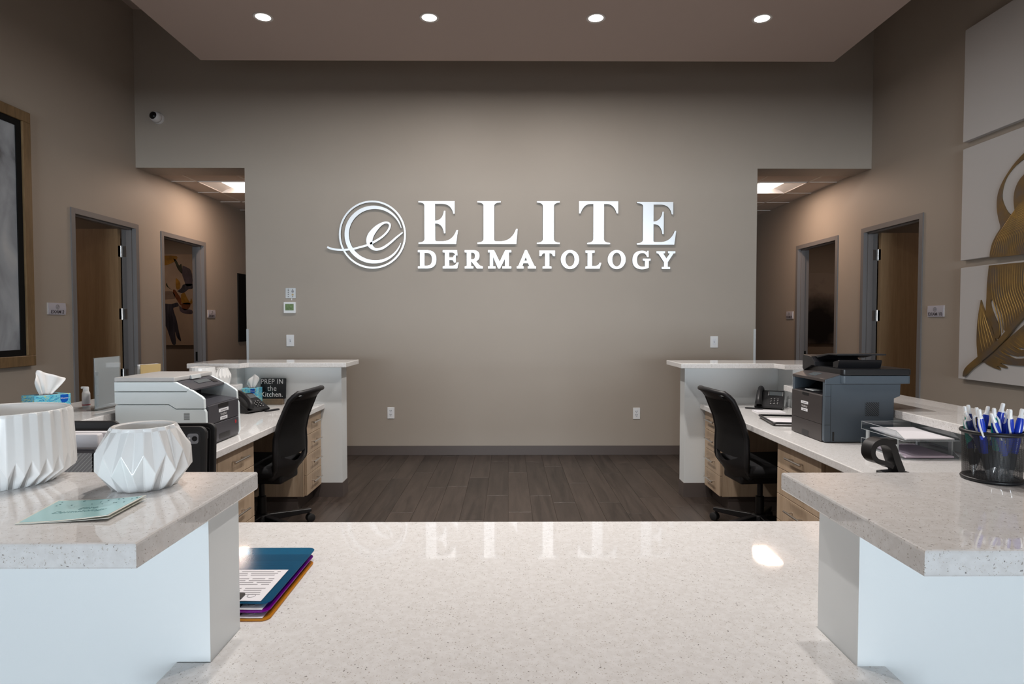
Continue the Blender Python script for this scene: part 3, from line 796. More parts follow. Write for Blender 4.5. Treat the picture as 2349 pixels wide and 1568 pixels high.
def emblem_bm(M=None, f=m2, d0=D0, d1=D1, k=1.0):
    b = nbm()
    cnt = [0]
    def rib(pts, ws):
        cnt[0] += 1; e_ = 0.0004*cnt[0]*k
        ribbon(b, [f(p) for p in pts], [w_*SX*k for w_ in ws], d0-e_, d1+e_, M)
    n = 64
    rib([(670+397*cos(2*pi*i/n), 527-405*sin(2*pi*i/n)) for i in range(n+1)], [22]*(n+1))
    A = [(14 + (342-14)*i/n) for i in range(n+1)]
    rib([(694+337*cos(RAD(a))*(1.0), 527-333*sin(RAD(a))) for a in A], [6+47*math.sin(pi*i/n)**0.75 for i in range(n+1)])
    P = catmull([(118,680),(190,705),(300,714),(420,704),(520,680),(610,655)], 6); rib(P, [24]*len(P))
    ctrl = [(640,640,26),(700,610,26),(790,552,24),(860,478,24),(884,410,24),(850,380,24),(790,392,30),(715,450,55),(650,535,74),(632,615,74),(655,675,50),(710,708,30),(790,692,30),(880,632,26),(960,562,22),(1038,500,16)]
    C = catmull(ctrl, 6); rib([(c[0], c[1]) for c in C], [c[2] for c in C])
    return b
b = emblem_bm()
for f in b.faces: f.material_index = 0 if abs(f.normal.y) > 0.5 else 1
obj('emblem', b, ['sign_silver', 'sign_edge'], sign, world=True, label='round emblem with a script letter e')

# ================================================================== WALL DEVICES
def plate(name, label, cat, x, z, w_, h_, mats, holes, group=None, depth=0.007, m='plastic_white'):
    t = thing(name, label, cat, (x, YW, z), 0, group)
    b = nbm(); prism(b, rrect(w_, h_, 0.004, 3), 'y', -depth, 0, 0.0015)
    obj('cover_plate', b, m, t)
    for nm, pts, mm in holes: 
        hb = nbm()
        for pl in pts: prism(hb, pl, 'y', -depth-0.0012, -depth+0.001)
        obj(nm, hb, mm, t)
    return t
def rc(cx, cz, w_, h_): return [(cx-w_/2, cz-h_/2), (cx+w_/2, cz-h_/2), (cx+w_/2, cz+h_/2), (cx-w_/2, cz+h_/2)]
for x_, z_, l_ in ((-2.335, 1.237, 'white light switch plate on the sign wall below the thermostat'), (2.213, 1.222, 'white light switch plate on the sign wall near the right corridor')):
    plate('light_switch', l_, 'light switch', x_, z_, 0.082, 0.124, None, [('rocker', [rc(0, 0, 0.034, 0.068)], 'label_white'), ('toggle', [rc(-0.001, 0.007, 0.008, 0.006), rc(0.001, -0.007, 0.008, 0.006)], 'ink_grey')], 'light switches on the sign wall')
for x_, z_, l_ in ((-1.263, 0.459, 'white wall outlet low on the sign wall, left one'), (1.383, 0.452, 'white wall outlet low on the sign wall, right one')):
    sl = []
    for dz in (0.020, -0.020): sl += [rc(-0.008, dz+0.004, 0.006, 0.009), rc(0.008, dz+0.004, 0.005, 0.008), rc(0.0, dz-0.011, 0.006, 0.007)]
    plate('wall_outlet', l_, 'outlet', x_, z_, 0.076, 0.122, None, [('receptacle', [rc(0, 0.0, 0.036, 0.072)], 'label_white'), ('socket_slot', sl, 'ink')], 'wall outlets on the sign wall')
t = plate('thermostat', 'white thermostat with green screen on the sign wall', 'thermostat', -2.331, 1.590, 0.128, 0.118, None, [('screen', [rc(-0.002, 0.004, 0.090, 0.070)], 'lcd_green')], depth=0.022)
t = plate('intercom_panel', 'square steel panel with small buttons above the thermostat', 'wall panel', -2.324, 1.744, 0.112, 0.110, None,
          [('button', [rc(-0.026, z_, 0.009, 0.008) for z_ in (0.042, 0.027, 0.008, -0.012, -0.038)] + [rc(0.020, 0.041, 0.009, 0.008), rc(0.020, -0.038, 0.009, 0.008)], 'ink'),
           ('speaker', [ellipse(0.021, 0.018, 0.014, 0.014, 16)], 'ink_grey'), ('knob', [ellipse(0.021, -0.017, 0.011, 0.011, 14)], 'gold_paper'), ('tab', [rc(0.010, -0.066, 0.008, 0.020)], 'plastic_white')], depth=0.005, m='steel')

t = thing('security_camera', 'small white dome security camera high on the wall above the left corridor', 'camera', (-3.70, YW, 3.585))
M = T(0, 0, 0) @ RXd(90)
b = nbm(); lathe(b, [(0.0, 0.0), (0.062, 0.0), (0.062, 0.02), (0.052, 0.032), (0.0, 0.034)], 28, M); obj('mount', b, 'dome_white', t, 40)
M2 = T(0, -0.045, 0.0) @ RZ(-12) @ RXd(90-8)
b = nbm(); lathe(b, [(0.0, -0.055)] + [(0.057*sin(a), -0.057*cos(a)) for a in [0.3*i for i in range(1, 7)]] + [(0.048, 0.036), (0.041, 0.042)], 28, M2, cap1=True); obj('housing', b, 'dome_white', t, 50)
b = nbm(); lathe(b, [(0.041, 0.040), (0.038, 0.052), (0.022, 0.062), (0.0, 0.065)], 28, M2, cap0=False); obj('camera_lens', b, 'lens_black', t, 60)

def exam_sign(side, y0, y1, z, body, label):
    s = 1 if side == 'left' else -1
    xi = XL if s > 0 else XR
    t = thing('room_sign', label, 'sign', (xi, (y0+y1)/2, z), 90 if s > 0 else -90, 'exam room signs')
    # local: face looks along -Y (into the room), x runs along the wall as read
    W_, H_ = y1-y0, 0.102
    pb = nbm(); prism(pb, rrect(W_, H_, 0.002, 2), 'y', -0.008, 0); obj('back_plate', pb, 'lamp_trim', t)
    cb = nbm(); pr = []
    for k in range(9):
        u = k/8; pr.append((-0.009-0.006*sin(pi*u), -H_/2+H_*u))
    prism(cb, [(a, z_) for a, z_ in pr] + [(-0.008, H_/2), (-0.008, -H_/2)], 'x', -W_/2+0.006, W_/2-0.004)
    obj('curved_face', cb, 'label_sign', t, 30)
    tb = nbm(); text_bm(tb, body, 0.040, T(0, -0.0138, -0.027) @ RXd(7) @ RX, bold=0.0006, sx=1.15); obj('lettering', tb, 'ink', t)
    eb = emblem_bm(None, lambda p: ((p[0]-670)*0.00005, (527-p[1])*0.00005+0.016), -0.0158, -0.0135, 0.115); obj('emblem', eb, 'ink_grey', t)
mat('label_sign', (0.47, 0.46, 0.52), 0.3)
exam_sign('left', 5.262, 5.475, 1.549, 'EXAM 2', 'grey curved room sign left of the nearer left doorway')
exam_sign('left', 8.05, 8.255, 1.545, 'EXAM 1', 'small grey room sign past the farther left doorway')
exam_sign('right', 5.415, 5.627, 1.532, 'EXAM 10', 'grey curved room sign right of the nearer right doorway')
exam_sign('right', 8.30, 8.50, 1.533, 'EXAM 9', 'small grey room sign past the farther right doorway')

# ================================================================== WALL ART
t = thing('framed_painting', 'tall grey abstract painting in a bronze frame with black liner on the left wall', 'painting', (XL, 4.45, 1.075))
YA, YB, HH = -0.62, 0.625, 2.06
fb = nbm(); fw = 0.085
for (a, c, e, f) in ((YA, YB, 0, fw), (YA, YB, HH-fw, HH), (YA, YA+fw, fw, HH-fw), (YB-fw, YB, fw, HH-fw)):
    box(fb, 0.0, 0.045, a, c, e, f, 0.004, 1)
obj('frame', fb, 'frame_bronze', t)
lb = nbm(); g = fw; lw_ = 0.05
for (a, c, e, f) in ((YA+g, YB-g, g, g+lw_), (YA+g, YB-g, HH-g-lw_, HH-g), (YA+g, YA+g+lw_, g+lw_, HH-g-lw_), (YB-g-lw_, YB-g, g+lw_, HH-g-lw_)):
    box(lb, 0.0, 0.030, a, c, e, f)
obj('liner', lb, 'liner_black', t)
cb = nbm(); box(cb, 0.0, 0.02, YA+g+lw_, YB-g-lw_, g+lw_, HH-g-lw_); obj('canvas', cb, 'art_grey', t)

# feather triptych on the right wall: wall coordinates (distance along wall from the far edge, height)
FX = XR-0.048
def wallpt(px, py):
    """photo point on the right wall's canvases -> (y, z) on the canvas face"""
    u, v = (px-1174.5)/1402.0, (784.0-py)/1402.0
    th, ya = RAD(1.7975), RAD(0.3474)
    d = Vector((u, 1.0, v)); d = Matrix.Rotation(-th, 3, 'X') @ d; d = Matrix.Rotation(-ya, 3, 'Z') @ d
    k = FX/d.x
    return (d.y*k, 1.427+d.z*k)
def zp(zx, zy): return wallpt(1700+zx/2.8505, 350+zy/2.8505)
CANV = [(2.945, 3.875), (1.952, 2.885), (0.953, 1.891)]
canv = []
for i, ((z0, z1), l_) in enumerate(zip(CANV, ('topmost of three square canvases on the right wall, mostly plain white', 'middle of three square canvases with the curled golden feather top', 'lowest of three square canvases with the golden feather quill'))):
    t = thing('feather_canvas', l_, 'painting', (XR-0.003, 4.72, z0), 0, 'feather canvases on the right wall')
    b = nbm(); box(b, -0.045, 0.0, -0.48, 0.46 - 0.004*i, 0.0, z1-z0, 0.003, 1); obj('canvas', b, 'canvas_white', t); canv.append(t)
def relief(pts, parent, th=0.010, bev=0.004):
    b = nbm(); prism(b, catmull(list(pts)+[pts[0]], 3)[:-1], 'x', FX-th, FX+0.001, 0.0); return obj('feather_relief', b, 'feather_gold', parent, world=True)
def barbs(lines, parent, r0=0.006, depth=0.012):
    for ln in lines:
        P = catmull([(*p,) for p in ln], 5); n = len(P)
        b = nbm(); tube(b, [(FX-depth+0.004, p[0], p[1]) for p in P], r0, 5, radii=[r0*(0.35+0.65*sin(pi*(0.08+0.84*i/(n-1)))) for i in range(n)])
        obj('barb', b, 'feather_ridge', parent, 60, world=True)
def Z(*pp): return [zp(*p) for p in pp]
# middle canvas: curled tip and broad blade (continues past the picture edge)
blade2 = Z((1633,688),(1635,650),(1650,590),(1680,530),(1703,490),(1692,440),(1681,380),(1680,310),(1692,250),(1722,180),(1780,90),(1850,10),(1900,-30),(1880,20),(1800,85),(1745,155),(1718,225),(1712,300),(1738,370),(1772,410),(1812,432),(1795,370),(1790,290),(1806,220),(1850,150),(1960,60),(2100,20),(2240,120),(2300,300),(2240,500),(2100,625))
relief(blade2, canv[1])
L2 = []
for k in range(30):
    f = k/29
    L2.append(Z((1640+40*f+440*f, 680-60*f*0.9), (1680+330*f, 560-60*f), (1760+330*f, 430-110*f), (1830+300*f, 330-200*f)))
barbs(L2, canv[1], 0.0045)
# lowest canvas: left barb, main blade, slits, quill, lower barbs
relief(Z((1575,962),(1590,1010),(1615,1075),(1645,1130),(1665,1200),(1668,1262),(1565,1340),(1550,1285),(1547,1200),(1555,1080)), canv[2])
relief(Z((1628,738),(1740,726),(1850,716),(2000,700),(2200,690),(2290,760),(2200,830),(2000,985),(1850,1075),(1735,1165),(1722,1100),(1700,1030),(1645,960),(1640,1000),(1660,1060),(1690,1130),(1700,1190),(1672,1215),(1640,1120),(1608,1060),(1612,950),(1616,850)), canv[2])
relief(Z((1850,1040),(1720,1195),(1640,1272),(1560,1335),(1490,1395),(1468,1430),(1464,1462),(1480,1455),(1520,1412),(1590,1360),(1660,1302),(1740,1222),(1850,1090),(2000,960),(2240,760),(2230,745)), canv[2], 0.02)
relief(Z((1575,1352),(1620,1385),(1690,1416),(1700,1410),(1680,1393),(1740,1408),(1742,1398),(1700,1375),(1760,1385),(1830,1392),(1900,1385),(2040,1320),(1930,1335),(1800,1345),(1720,1310),(1712,1296),(1760,1318),(1850,1330),(2060,1290),(2240,1180),(2050,1250),(1850,1288),(1800,1275),(1795,1264),(1850,1275),(2060,1210),(2260,1050),(2300,850),(2200,830),(1900,1090),(1740,1230),(1640,1320)), canv[2], 0.011)
L3 = []
for k in range(28):
    f = k/27
    L3.append(Z((1700+420*f, 1190-330*f), (1690+400*f, 1090-250*f), (1650+400*f, 930-130*f), (1640+430*f, 745-35*f)))
for k in range(5):
    f = k/4
    L3.append(Z((1590+70*f, 1310-60*f), (1568+70*f, 1200-20*f), (1562+45*f, 1100-10*f), (1576+12*f, 985+40*f)))
for k in range(16):
    f = k/15
    L3.append(Z((1640+330*f, 1318-270*f), (1690+340*f, 1345-220*f), (1750+350*f, 1372-200*f)))
barbs(L3, canv[2], 0.0045)

# paintings inside the exam rooms
t = thing('floral_painting', 'tall abstract floral canvas in indigo and amber, hung in the farther left exam room', 'painting', (-4.95, 9.416, 1.085))
b = nbm(); box(b, -0.50, 0.26, -0.04, 0, 0, 1.385, 0.002, 1); obj('canvas', b, 'art_cream', t)
def artpt(zx, zy):   # zoom of the photograph (360,570) scale 6.533 -> local canvas coordinates
    return ((zx/6.533+360-1166)/1402*9.38+4.95, 1.427+(740-(zy/6.533+570))/1402*9.38-1.085)
arts = [('art_green', [(285,150),(330,185),(370,260),(400,235),(415,380),(360,330),(325,260)]), ('art_violet', [(420,260),(480,285),(545,340),(560,540),(470,560),(440,480),(410,380)]),
        ('art_indigo', [(330,640),(400,590),(430,540),(560,535),(560,600),(500,610),(450,650),(390,665)]), ('art_amber', [(315,450),(340,460),(380,520),(370,600),(330,615),(312,560)]),
        ('art_rust', [(272,620),(300,620),(350,690),(390,760),(385,850),(340,790),(275,680)]), ('art_amber', [(390,690),(440,660),(480,740),(520,800),(540,740),(545,830),(420,830),(390,780)]),
        ('art_rust', [(390,830),(450,812),(525,820),(510,880),(450,925),(400,890)]), ('art_indigo', [(60,815),(240,830),(330,810),(350,860),(290,880),(270,910),(320,1080),(350,1250),(378,1385),(320,1330),(290,1240),(300,1420),(250,1430),(205,1300),(150,1150),(60,1050)]),
        ('art_taupe', [(60,650),(260,645),(300,740),(180,760),(60,770)]), ('art_violet', [(360,850),(420,900),(545,920),(545,980),(430,970),(370,930)]), ('art_amber', [(40,118),(330,118),(300,200),(150,260),(40,250)]),
        ('art_green', [(180,515),(205,580),(260,620),(195,585),(168,545)])]
for mm, pl in arts:
    pb = nbm(); P = catmull([artpt(*p) for p in pl + [pl[0]]], 3)[:-1]
    prism(pb, [(min(0.258, max(-0.498, p[0])), min(1.383, max(0.002, p[1]))) for p in P], 'y', -0.0425, -0.039)
    obj('paint_stroke', pb, mm, t)
t = thing('burst_painting', 'canvas with a black radial burst hung in the farther right exam room', 'painting', (4.88, 9.616, 1.10))
b = nbm(); box(b, -0.45, 0.50, -0.04, 0, 0, 1.11, 0.002, 1); obj('canvas', b, 'art_burst', t)
b = nbm(); box(b, -0.02, 0.0, -0.3, 0.3, 0, 1.0, 0.003, 1)
o = tag(obj('dark_picture', b, 'liner_black'), 'thin dark picture edge at the end of the left corridor wall', 'painting'); o.location = (XL+0.02, 9.25, 1.15)

# ================================================================== OFFICE CHAIRS
def make_chair(label, loc, rz, base_a):
    t = thing('office_chair', label, 'chair', loc, rz, 'black mesh task chairs')
    def back_y(z):   # centre line of the back (chair faces +Y)
        P = [(0.36, -0.16), (0.42, -0.215), (0.50, -0.262), (0.60, -0.262), (0.70, -0.262), (0.80, -0.285), (0.90, -0.325), (0.97, -0.355), (1.01, -0.402)]
        for (a, b_), (c, d) in zip(P, P[1:]):
            if a <= z <= c: return b_ + (d-b_)*(z-a)/(c-a)
        return P[0][1] if z < P[0][0] else P[-1][1]
    def half_w(z):
        P = [(0.36, 0.13), (0.42, 0.19), (0.50, 0.228), (0.60, 0.232), (0.70, 0.222), (0.80, 0.215), (0.90, 0.212), (0.97, 0.205), (1.01, 0.185)]
        for (a, b_), (c, d) in zip(P, P[1:]):
            if a <= z <= c: return b_ + (d-b_)*(z-a)/(c-a)
        return P[0][1] if z < P[0][0] else P[-1][1]
    def pt(u, z, off=0.0):
        x_ = half_w(z)*u; return (x_, back_y(z) + 0.055*u*u + off, z-0.035*max(0, z-0.36)/0.65)
    # mesh panel (thin shell)
    b = nbm(); uvl = b.loops.layers.uv.new('UVMap'); nu, nv = 12, 18; z0, z1 = 0.565, 0.985
    G = [[b.verts.new(pt(-0.97+1.94*i/nu, z0+(z1-z0)*j/nv)) for i in range(nu+1)] for j in range(nv+1)]
    for j in range(nv):
        for i in range(nu):
            f = b.faces.new((G[j][i], G[j][i+1], G[j+1][i+1], G[j+1][i]))
            for lp, (ii, jj) in zip(f.loops, ((i, j), (i+1, j), (i+1, j+1), (i, j+1))): lp[uvl].uv = (ii/nu*0.45, jj/nv*0.38)
    r = bmesh.ops.extrude_face_region(b, geom=b.faces[:]); bmesh.ops.translate(b, vec=(0, -0.004, 0), verts=[v for v in r['geom'] if isinstance(v, bmesh.types.BMVert)])
    obj('mesh_panel', b, 'chair_mesh', t, 60)
    # frame: side rails with curled top bar
    b = nbm()
    zs = [0.44+0.57*k/22 for k in range(23)]
    path = [pt(-1, z_) for z_ in zs] + [pt(-0.9+1.8*k/10, 1.01+0.012*sin(pi*k/10)) for k in range(11)] + [pt(1, z_) for z_ in zs[::-1]]
    tube(b, path, 0.015, 8, radii=[0.017]*len(path))
    tube(b, [pt(-0.97+1.94*k/12, 0.965) for k in range(13)], 0.010, 6)
    obj('back_frame', b, 'plastic_black', t, 60)
    # grip surface between the two top bars, with end slots left open
    b = nbm(); gu = 14
    G = [[b.verts.new(pt(-0.72+1.44*i/gu, z_)) for i in range(gu+1)] for z_ in (0.965, 0.985, 1.012)]
    for j in range(2):
        for i in range(gu): b.faces.new((G[j][i], G[j][i+1], G[j+1][i+1], G[j+1][i]))
    r = bmesh.ops.extrude_face_region(b, geom=b.faces[:]); bmesh.ops.translate(b, vec=(0, -0.006, -0.004), verts=[v for v in r['geom'] if isinstance(v, bmesh.types.BMVert)])
    obj('head_grip', b, 'plastic_black', t, 60)
    # lumbar bar
    b = nbm(); path = [pt(-0.9+1.8*k/10, 0.635, 0.02) for k in range(11)]
    for dz in (-0.022, 0.0, 0.022): tube(b, [(p[0], p[1], p[2]+dz) for p in path], 0.013, 6)
    obj('lumbar_support', b, 'plastic_black', t, 60)
    # lower shell: U-shaped solid cradle that leaves an opening under the mesh
    b = nbm(); n = 16; m_ = 8
    G = []
    for j in range(m_+1):
        row = []
        for i in range(n+1):
            u = -1+2*i/n; ztop = 0.512+0.09*abs(u)**1.6; zb_ = 0.355+0.05*u*u
            z_ = zb_ + (ztop-zb_)*j/m_; row.append(b.verts.new(pt(u, z_, -0.004)))
        G.append(row)
    for j in range(m_):
        for i in range(n): b.faces.new((G[j][i], G[j][i+1], G[j+1][i+1], G[j+1][i]))
    r = bmesh.ops.extrude_face_region(b, geom=b.faces[:]); bmesh.ops.translate(b, vec=(0, 0.022, 0), verts=[v for v in r['geom'] if isinstance(v, bmesh.types.BMVert)])
    obj('lower_shell', b, 'plastic_black', t, 60)
    # seat
    b = nbm(); box(b, -0.245, 0.245, -0.20, 0.27, 0.43, 0.505, 0.034, 4); obj('seat', b, 'fabric_black', t, 60)
    b = nbm(); box(b, -0.13, 0.13, -0.20, 0.14, 0.365, 0.432, 0.015, 2); obj('seat_mechanism', b, 'plastic_black', t, 60)
    b = nbm(); lathe(b, [(0.028, 0.09), (0.028, 0.25), (0.019, 0.255), (0.019, 0.37)], 16); obj('gas_column', b, 'plastic_black', t, 60)
    b = nbm(); lathe(b, [(0.048, 0.075), (0.055, 0.09), (0.05, 0.125), (0.032, 0.135)], 16); obj('base_hub', b, 'plastic_black', t, 60)
    for k in range(5):
        a = 72*k + base_a
        lb_ = nbm(); prism(lb_, [(0.035, 0.075), (0.325, 0.070), (0.347, 0.078), (0.343, 0.098), (0.035, 0.125)], 'y', -0.020, 0.020, 0.004, 1, RZ(a)); leg = obj('base_leg', lb_, 'plastic_black', t)
        cb_ = nbm()
        for s in (-1, 1): lathe(cb_, [(0.0, -0.010), (0.020, -0.010), (0.029, -0.006), (0.029, 0.006), (0.020, 0.010), (0.0, 0.010)], 18, RZ(a) @ T(0.343, s*0.014, 0.0295) @ RXd(90))
        tube(cb_, [(0.331*cos(RAD(a)), 0.331*sin(RAD(a)), 0.03), (0.331*cos(RAD(a)), 0.331*sin(RAD(a)), 0.08)], 0.008, 8)
        obj('caster', cb_, 'rubber_black', t, 60)
    return t
make_chair('black mesh-back office chair at the left desk', (-1.675, 4.13, 0), 90-5, 43-85)
make_chair('black mesh-back office chair at the right desk', (1.71, 4.11, 0), -90+5, 129+85)

# ================================================================== PRINTERS
def small_label(b, w_, h_, M): prism(b, rrect(w_, h_, 0.001, 1), 'y', -0.0008, 0.0, M=M)

def left_printer():
    t = thing('multifunction_printer', 'light grey printer with dark front on the left desk', 'printer', (-1.825, 3.41, QD), 90)
    W2 = 0.205; CH = 0.182       # half width, cheek start
    base = [(0.238, 0.006), (0.238, 0.222), (0.232, 0.229), (-0.043, 0.229), (-0.079, 0.206), (-0.228, 0.206), (-0.236, 0.19), (-0.240, 0.03), (-0.232, 0.006)]
    mid = [(0.232, 0.232), (0.240, 0.24), (0.240, 0.297), (-0.137, 0.297), (-0.146, 0.311), (-0.165, 0.305), (-0.218, 0.270), (-0.227, 0.258), (-0.229, 0.209), (-0.080, 0.209), (-0.044, 0.232)]
    top = [(0.240, 0.300), (0.240, 0.349), (-0.078, 0.349), (-0.090, 0.343), (-0.146, 0.314), (-0.139, 0.300)]
    for nm, pr in (('base_shell', base), ('middle_shell', mid), ('scanner_shell', top)):
        for s in (-1, 1):
            b = nbm(); prism(b, pr, 'x', min(s*CH, s*W2), max(s*CH, s*W2), 0.003, 2)
            obj(nm, b, 'printer_pale', t, 30)
    b = nbm(); box(b, -W2, W2, -0.076, 0.240, 0.351, 0.374, 0.005, 2); obj('scanner_lid', b, 'printer_lid', t, 30)
    b = nbm(); prism(b, [(-0.088, 0.352), (-0.078, 0.353), (-0.078, 0.373), (-0.083, 0.371)], 'x', -0.05, 0.05); obj('lid_grip', b, 'printer_rim', t)
    # dark core: back block, slot floor, control panel
    b = nbm()
    prism(b, [(0.236, 0.006), (0.236, 0.349), (-0.07, 0.349), (-0.07, 0.305), (-0.02, 0.300), (-0.02, 0.250), (-0.205, 0.225), (-0.226, 0.222), (-0.232, 0.19), (-0.232, 0.006)], 'x', -CH+0.001, CH-0.001)
    obj('inner_body', b, 'printer_dark', t)
    b = nbm(); prism(b, [(-0.076, 0.350), (-0.083, 0.348), (-0.158, 0.309), (-0.158, 0.300), (-0.076, 0.330)], 'x', -CH+0.002, CH-0.002, 0.002, 1); cp = obj('control_panel', b, 'printer_dark', t)
    b = nbm(); box(b, -0.07, 0.07, -0.03, 0.0, -0.0005, 0.0012, M=T(0.02, -0.098, 0.3415) @ RXd(27)); obj('display', b, 'lcd_grey', cp)
    b = nbm(); box(b, 0.10, 0.14, -0.045, -0.012, -0.0005, 0.0012, M=T(0.0, -0.098, 0.3415) @ RXd(27)); obj('keypad', b, 'printer_black', cp)
    # front cover and tray
    b = nbm(); prism(b, rrect(2*CH-0.006, 0.100, 0.006, 3, 0, 0.168), 'y', -0.2385, -0.230, 0.002, 1); obj('front_cover', b, 'printer_dark', t)
    b = nbm(); prism(b, rrect(2*CH-0.006, 0.098, 0.012, 4, 0, 0.065), 'y', -0.2385, -0.230, 0.002, 1); obj('paper_tray', b, 'printer_dark', t)
    b = nbm(); prism(b, rrect(0.12, 0.022, 0.005, 3, -0.01, 0.206), 'y', -0.2395, -0.2365); obj('cover_grip', b, 'printer_black', t)
    b = nbm(); prism(b, rrect(0.13, 0.030, 0.006, 3, 0.0, 0.036), 'y', -0.2395, -0.2365); obj('tray_grip', b, 'printer_black', t)
    b = nbm(); small_label(b, 0.115, 0.018, T(-0.008, -0.2388, 0.178)); small_label(b, 0.085, 0.018, T(-0.008, -0.2388, 0.134)); obj('sticker', b, 'label_white', t)
    b = nbm(); small_label(b, 0.07, 0.004, T(-0.008, -0.2396, 0.178)); small_label(b, 0.05, 0.004, T(-0.008, -0.2396, 0.134)); obj('sticker_print', b, 'ink_grey', t)
    b = nbm(); text_bm(b, 'brother', 0.024, T(-0.008, -0.2393, 0.156) @ RX); obj('brand_mark', b, 'logo_grey', t)
    b = nbm(); prism(b, ellipse(0.14, 0.088, 0.008, 0.010, 14), 'y', -0.2395, -0.2375); obj('toner_mark', b, 'red', t)
    # near-side vent
    for k in range(7):
        b = nbm(); box(b, -W2-0.0008, -W2+0.001, -0.152, -0.122, 0.150+0.0055*k, 0.1525+0.0055*k); obj('vent_slit', b, 'seam', t)
left_printer()

def right_printer():
    t = thing('multifunction_printer', 'dark slate printer with document feeder on the right desk', 'printer', (1.925, 3.52, QD), -90)
    W2 = 0.19
    body = [(-0.182, 0.004), (-0.190, 0.012), (-0.190, 0.347), (-0.106, 0.374), (0.226, 0.330), (0.228, 0.325), (0.226, 0.258), (0.193, 0.245), (0.193, 0.004)]
    b = nbm()
    prism(b, body, 'x', W2-0.025, W2, 0.004, 2); prism(b, body, 'x', -W2, -W2+0.025, 0.004, 2)
    box(b, -W2+0.02, W2-0.02, -0.02, 0.19, 0.004, 0.33)
    obj('side_shell', b, 'printer_slate', t, 30)
    # front: recess, cover, tray
    b = nbm(); prism(b, [(-0.02, 0.10), (-0.02, 0.262), (-0.188, 0.262), (-0.1925, 0.255), (-0.1925, 0.10)], 'x', -W2+0.001, W2-0.024); obj('front_cover', b, 'printer_brown', t)
    b = nbm(); prism(b, [(-0.02, 0.004), (-0.02, 0.098), (-0.1925, 0.098), (-0.1925, 0.004)], 'x', -W2+0.001, W2-0.024); tray = obj('paper_tray', b, 'printer_brown', t)
    b = nbm(); prism(b, rrect(0.075, 0.030, 0.003, 2, -0.02, 0.022), 'y', -0.1935, -0.186); obj('tray_grip', b, 'printer_black', tray)
    b = nbm(); prism(b, rrect(0.075, 0.016, 0.003, 2, -0.02, 0.248), 'y', -0.1935, -0.186); obj('cover_grip', b, 'printer_black', t)
    b = nbm(); prism(b, [(-0.02, 0.266), (-0.02, 0.33), (-0.03, 0.33), (-0.10, 0.275), (-0.185, 0.264)], 'x', -W2+0.03, W2-0.03); obj('output_slot', b, 'printer_black', t)
    b = nbm(); box(b, -0.06, 0.04, -0.178, -0.10, 0.270, 0.2735, M=None); obj('paper_stop', b, 'printer_rim', t)
    b = nbm(); prism(b, [(-0.192, 0.336), (-0.192, 0.350), (-0.106, 0.378), (-0.05, 0.378), (-0.05, 0.33), (-0.15, 0.33)], 'x', -W2+0.002, W2-0.002, 0.002, 1); cp = obj('control_panel', b, 'printer_brown', t)
    b = nbm(); box(b, -0.05, 0.04, -0.022, 0.022, 0, 0.0012, M=T(0.0, -0.148, 0.3645) @ RXd(18)); obj('touch_screen', b, 'lcd_grey', cp)
    b = nbm(); small_label(b, 0.085, 0.016, T(-0.03, -0.1928, 0.196)); small_label(b, 0.075, 0.016, T(-0.03, -0.1928, 0.154)); obj('sticker', b, 'label_white', t)
    b = nbm(); small_label(b, 0.05, 0.004, T(-0.03, -0.1936, 0.196)); small_label(b, 0.04, 0.004, T(-0.03, -0.1936, 0.154)); obj('sticker_print', b, 'ink_grey', t)
    b = nbm(); text_bm(b, 'brother', 0.022, T(-0.03, -0.1932, 0.175) @ RX); obj('brand_mark', b, 'logo_grey', t)
    # side seams on the near side
    b = nbm(); box(b, W2-0.0005, W2+0.0006, -0.157, -0.1555, 0.006, 0.322); box(b, W2-0.0005, W2+0.0006, -0.19, 0.226, 0.3215, 0.323)
    box(b, W2-0.0005, W2+0.0006, -0.19, -0.156, 0.256, 0.2575); box(b, W2-0.0005, W2+0.0006, -0.19, -0.156, 0.0975, 0.099); obj('panel_seam', b, 'printer_black', t)
    b = nbm(); prism(b, rrect(0.084, 0.086, 0.006, 3, 0.072, 0.186), 'x', W2-0.001, W2+0.0015); vent = obj('vent_frame', b, 'printer_slate', t)
    b = nbm(); prism(b, rrect(0.074, 0.076, 0.003, 2, 0.072, 0.186), 'x', W2+0.0010, W2+0.0018); obj('vent_recess', b, 'printer_black', vent)
    for k in range(-5, 6):
        c0 = k*0.0125; pts = []
        for u in (-0.06, 0.06): pts.append((u, c0-u))
        lo, hi = max(-0.037, c0-0.038), min(0.037, c0+0.038)
        if hi-lo < 0.006: continue
        b = nbm(); tube(b, [(W2+0.0018, 0.072+lo, 0.186+c0-lo), (W2+0.0018, 0.072+hi, 0.186+c0-hi)], 0.0021, 5); obj('vent_slat', b, 'printer_slate', vent)
    b = nbm(); prism(b, rrect(0.010, 0.052, 0.003, 2, -0.140, 0.036), 'x', W2-0.001, W2+0.001); obj('paper_gauge', b, 'printer_black', t)
    # scanner and feeder
    b = nbm(); prism(b, rrect(0.381, 0.415, 0.02, 4, 0.0847, 0.0), 'z', 0.327, 0.372, 0.004, 2, RZ(0) @ Matrix(((0, 1, 0, 0), (1, 0, 0, 0), (0, 0, 1, 0), (0, 0, 0, 1)))); obj('scanner_unit', b, 'printer_slate', t, 30)
    b = nbm(); prism(b, rrect(0.385, 0.42, 0.02, 4, 0.0847, 0.0), 'z', 0.374, 0.408, 0.005, 2, Matrix(((0, 1, 0, 0), (1, 0, 0, 0), (0, 0, 1, 0), (0, 0, 0, 1)))); obj('scanner_lid', b, 'printer_black', t, 30)
    b = nbm(); prism(b, [(-0.19, 0.372), (-0.205, 0.385), (-0.205, 0.455), (-0.195, 0.468), (-0.10, 0.462), (-0.06, 0.43), (-0.055, 0.408), (-0.09, 0.408)], 'y', -0.125, 0.15, 0.004, 2); obj('document_feeder', b, 'printer_black', t, 30)
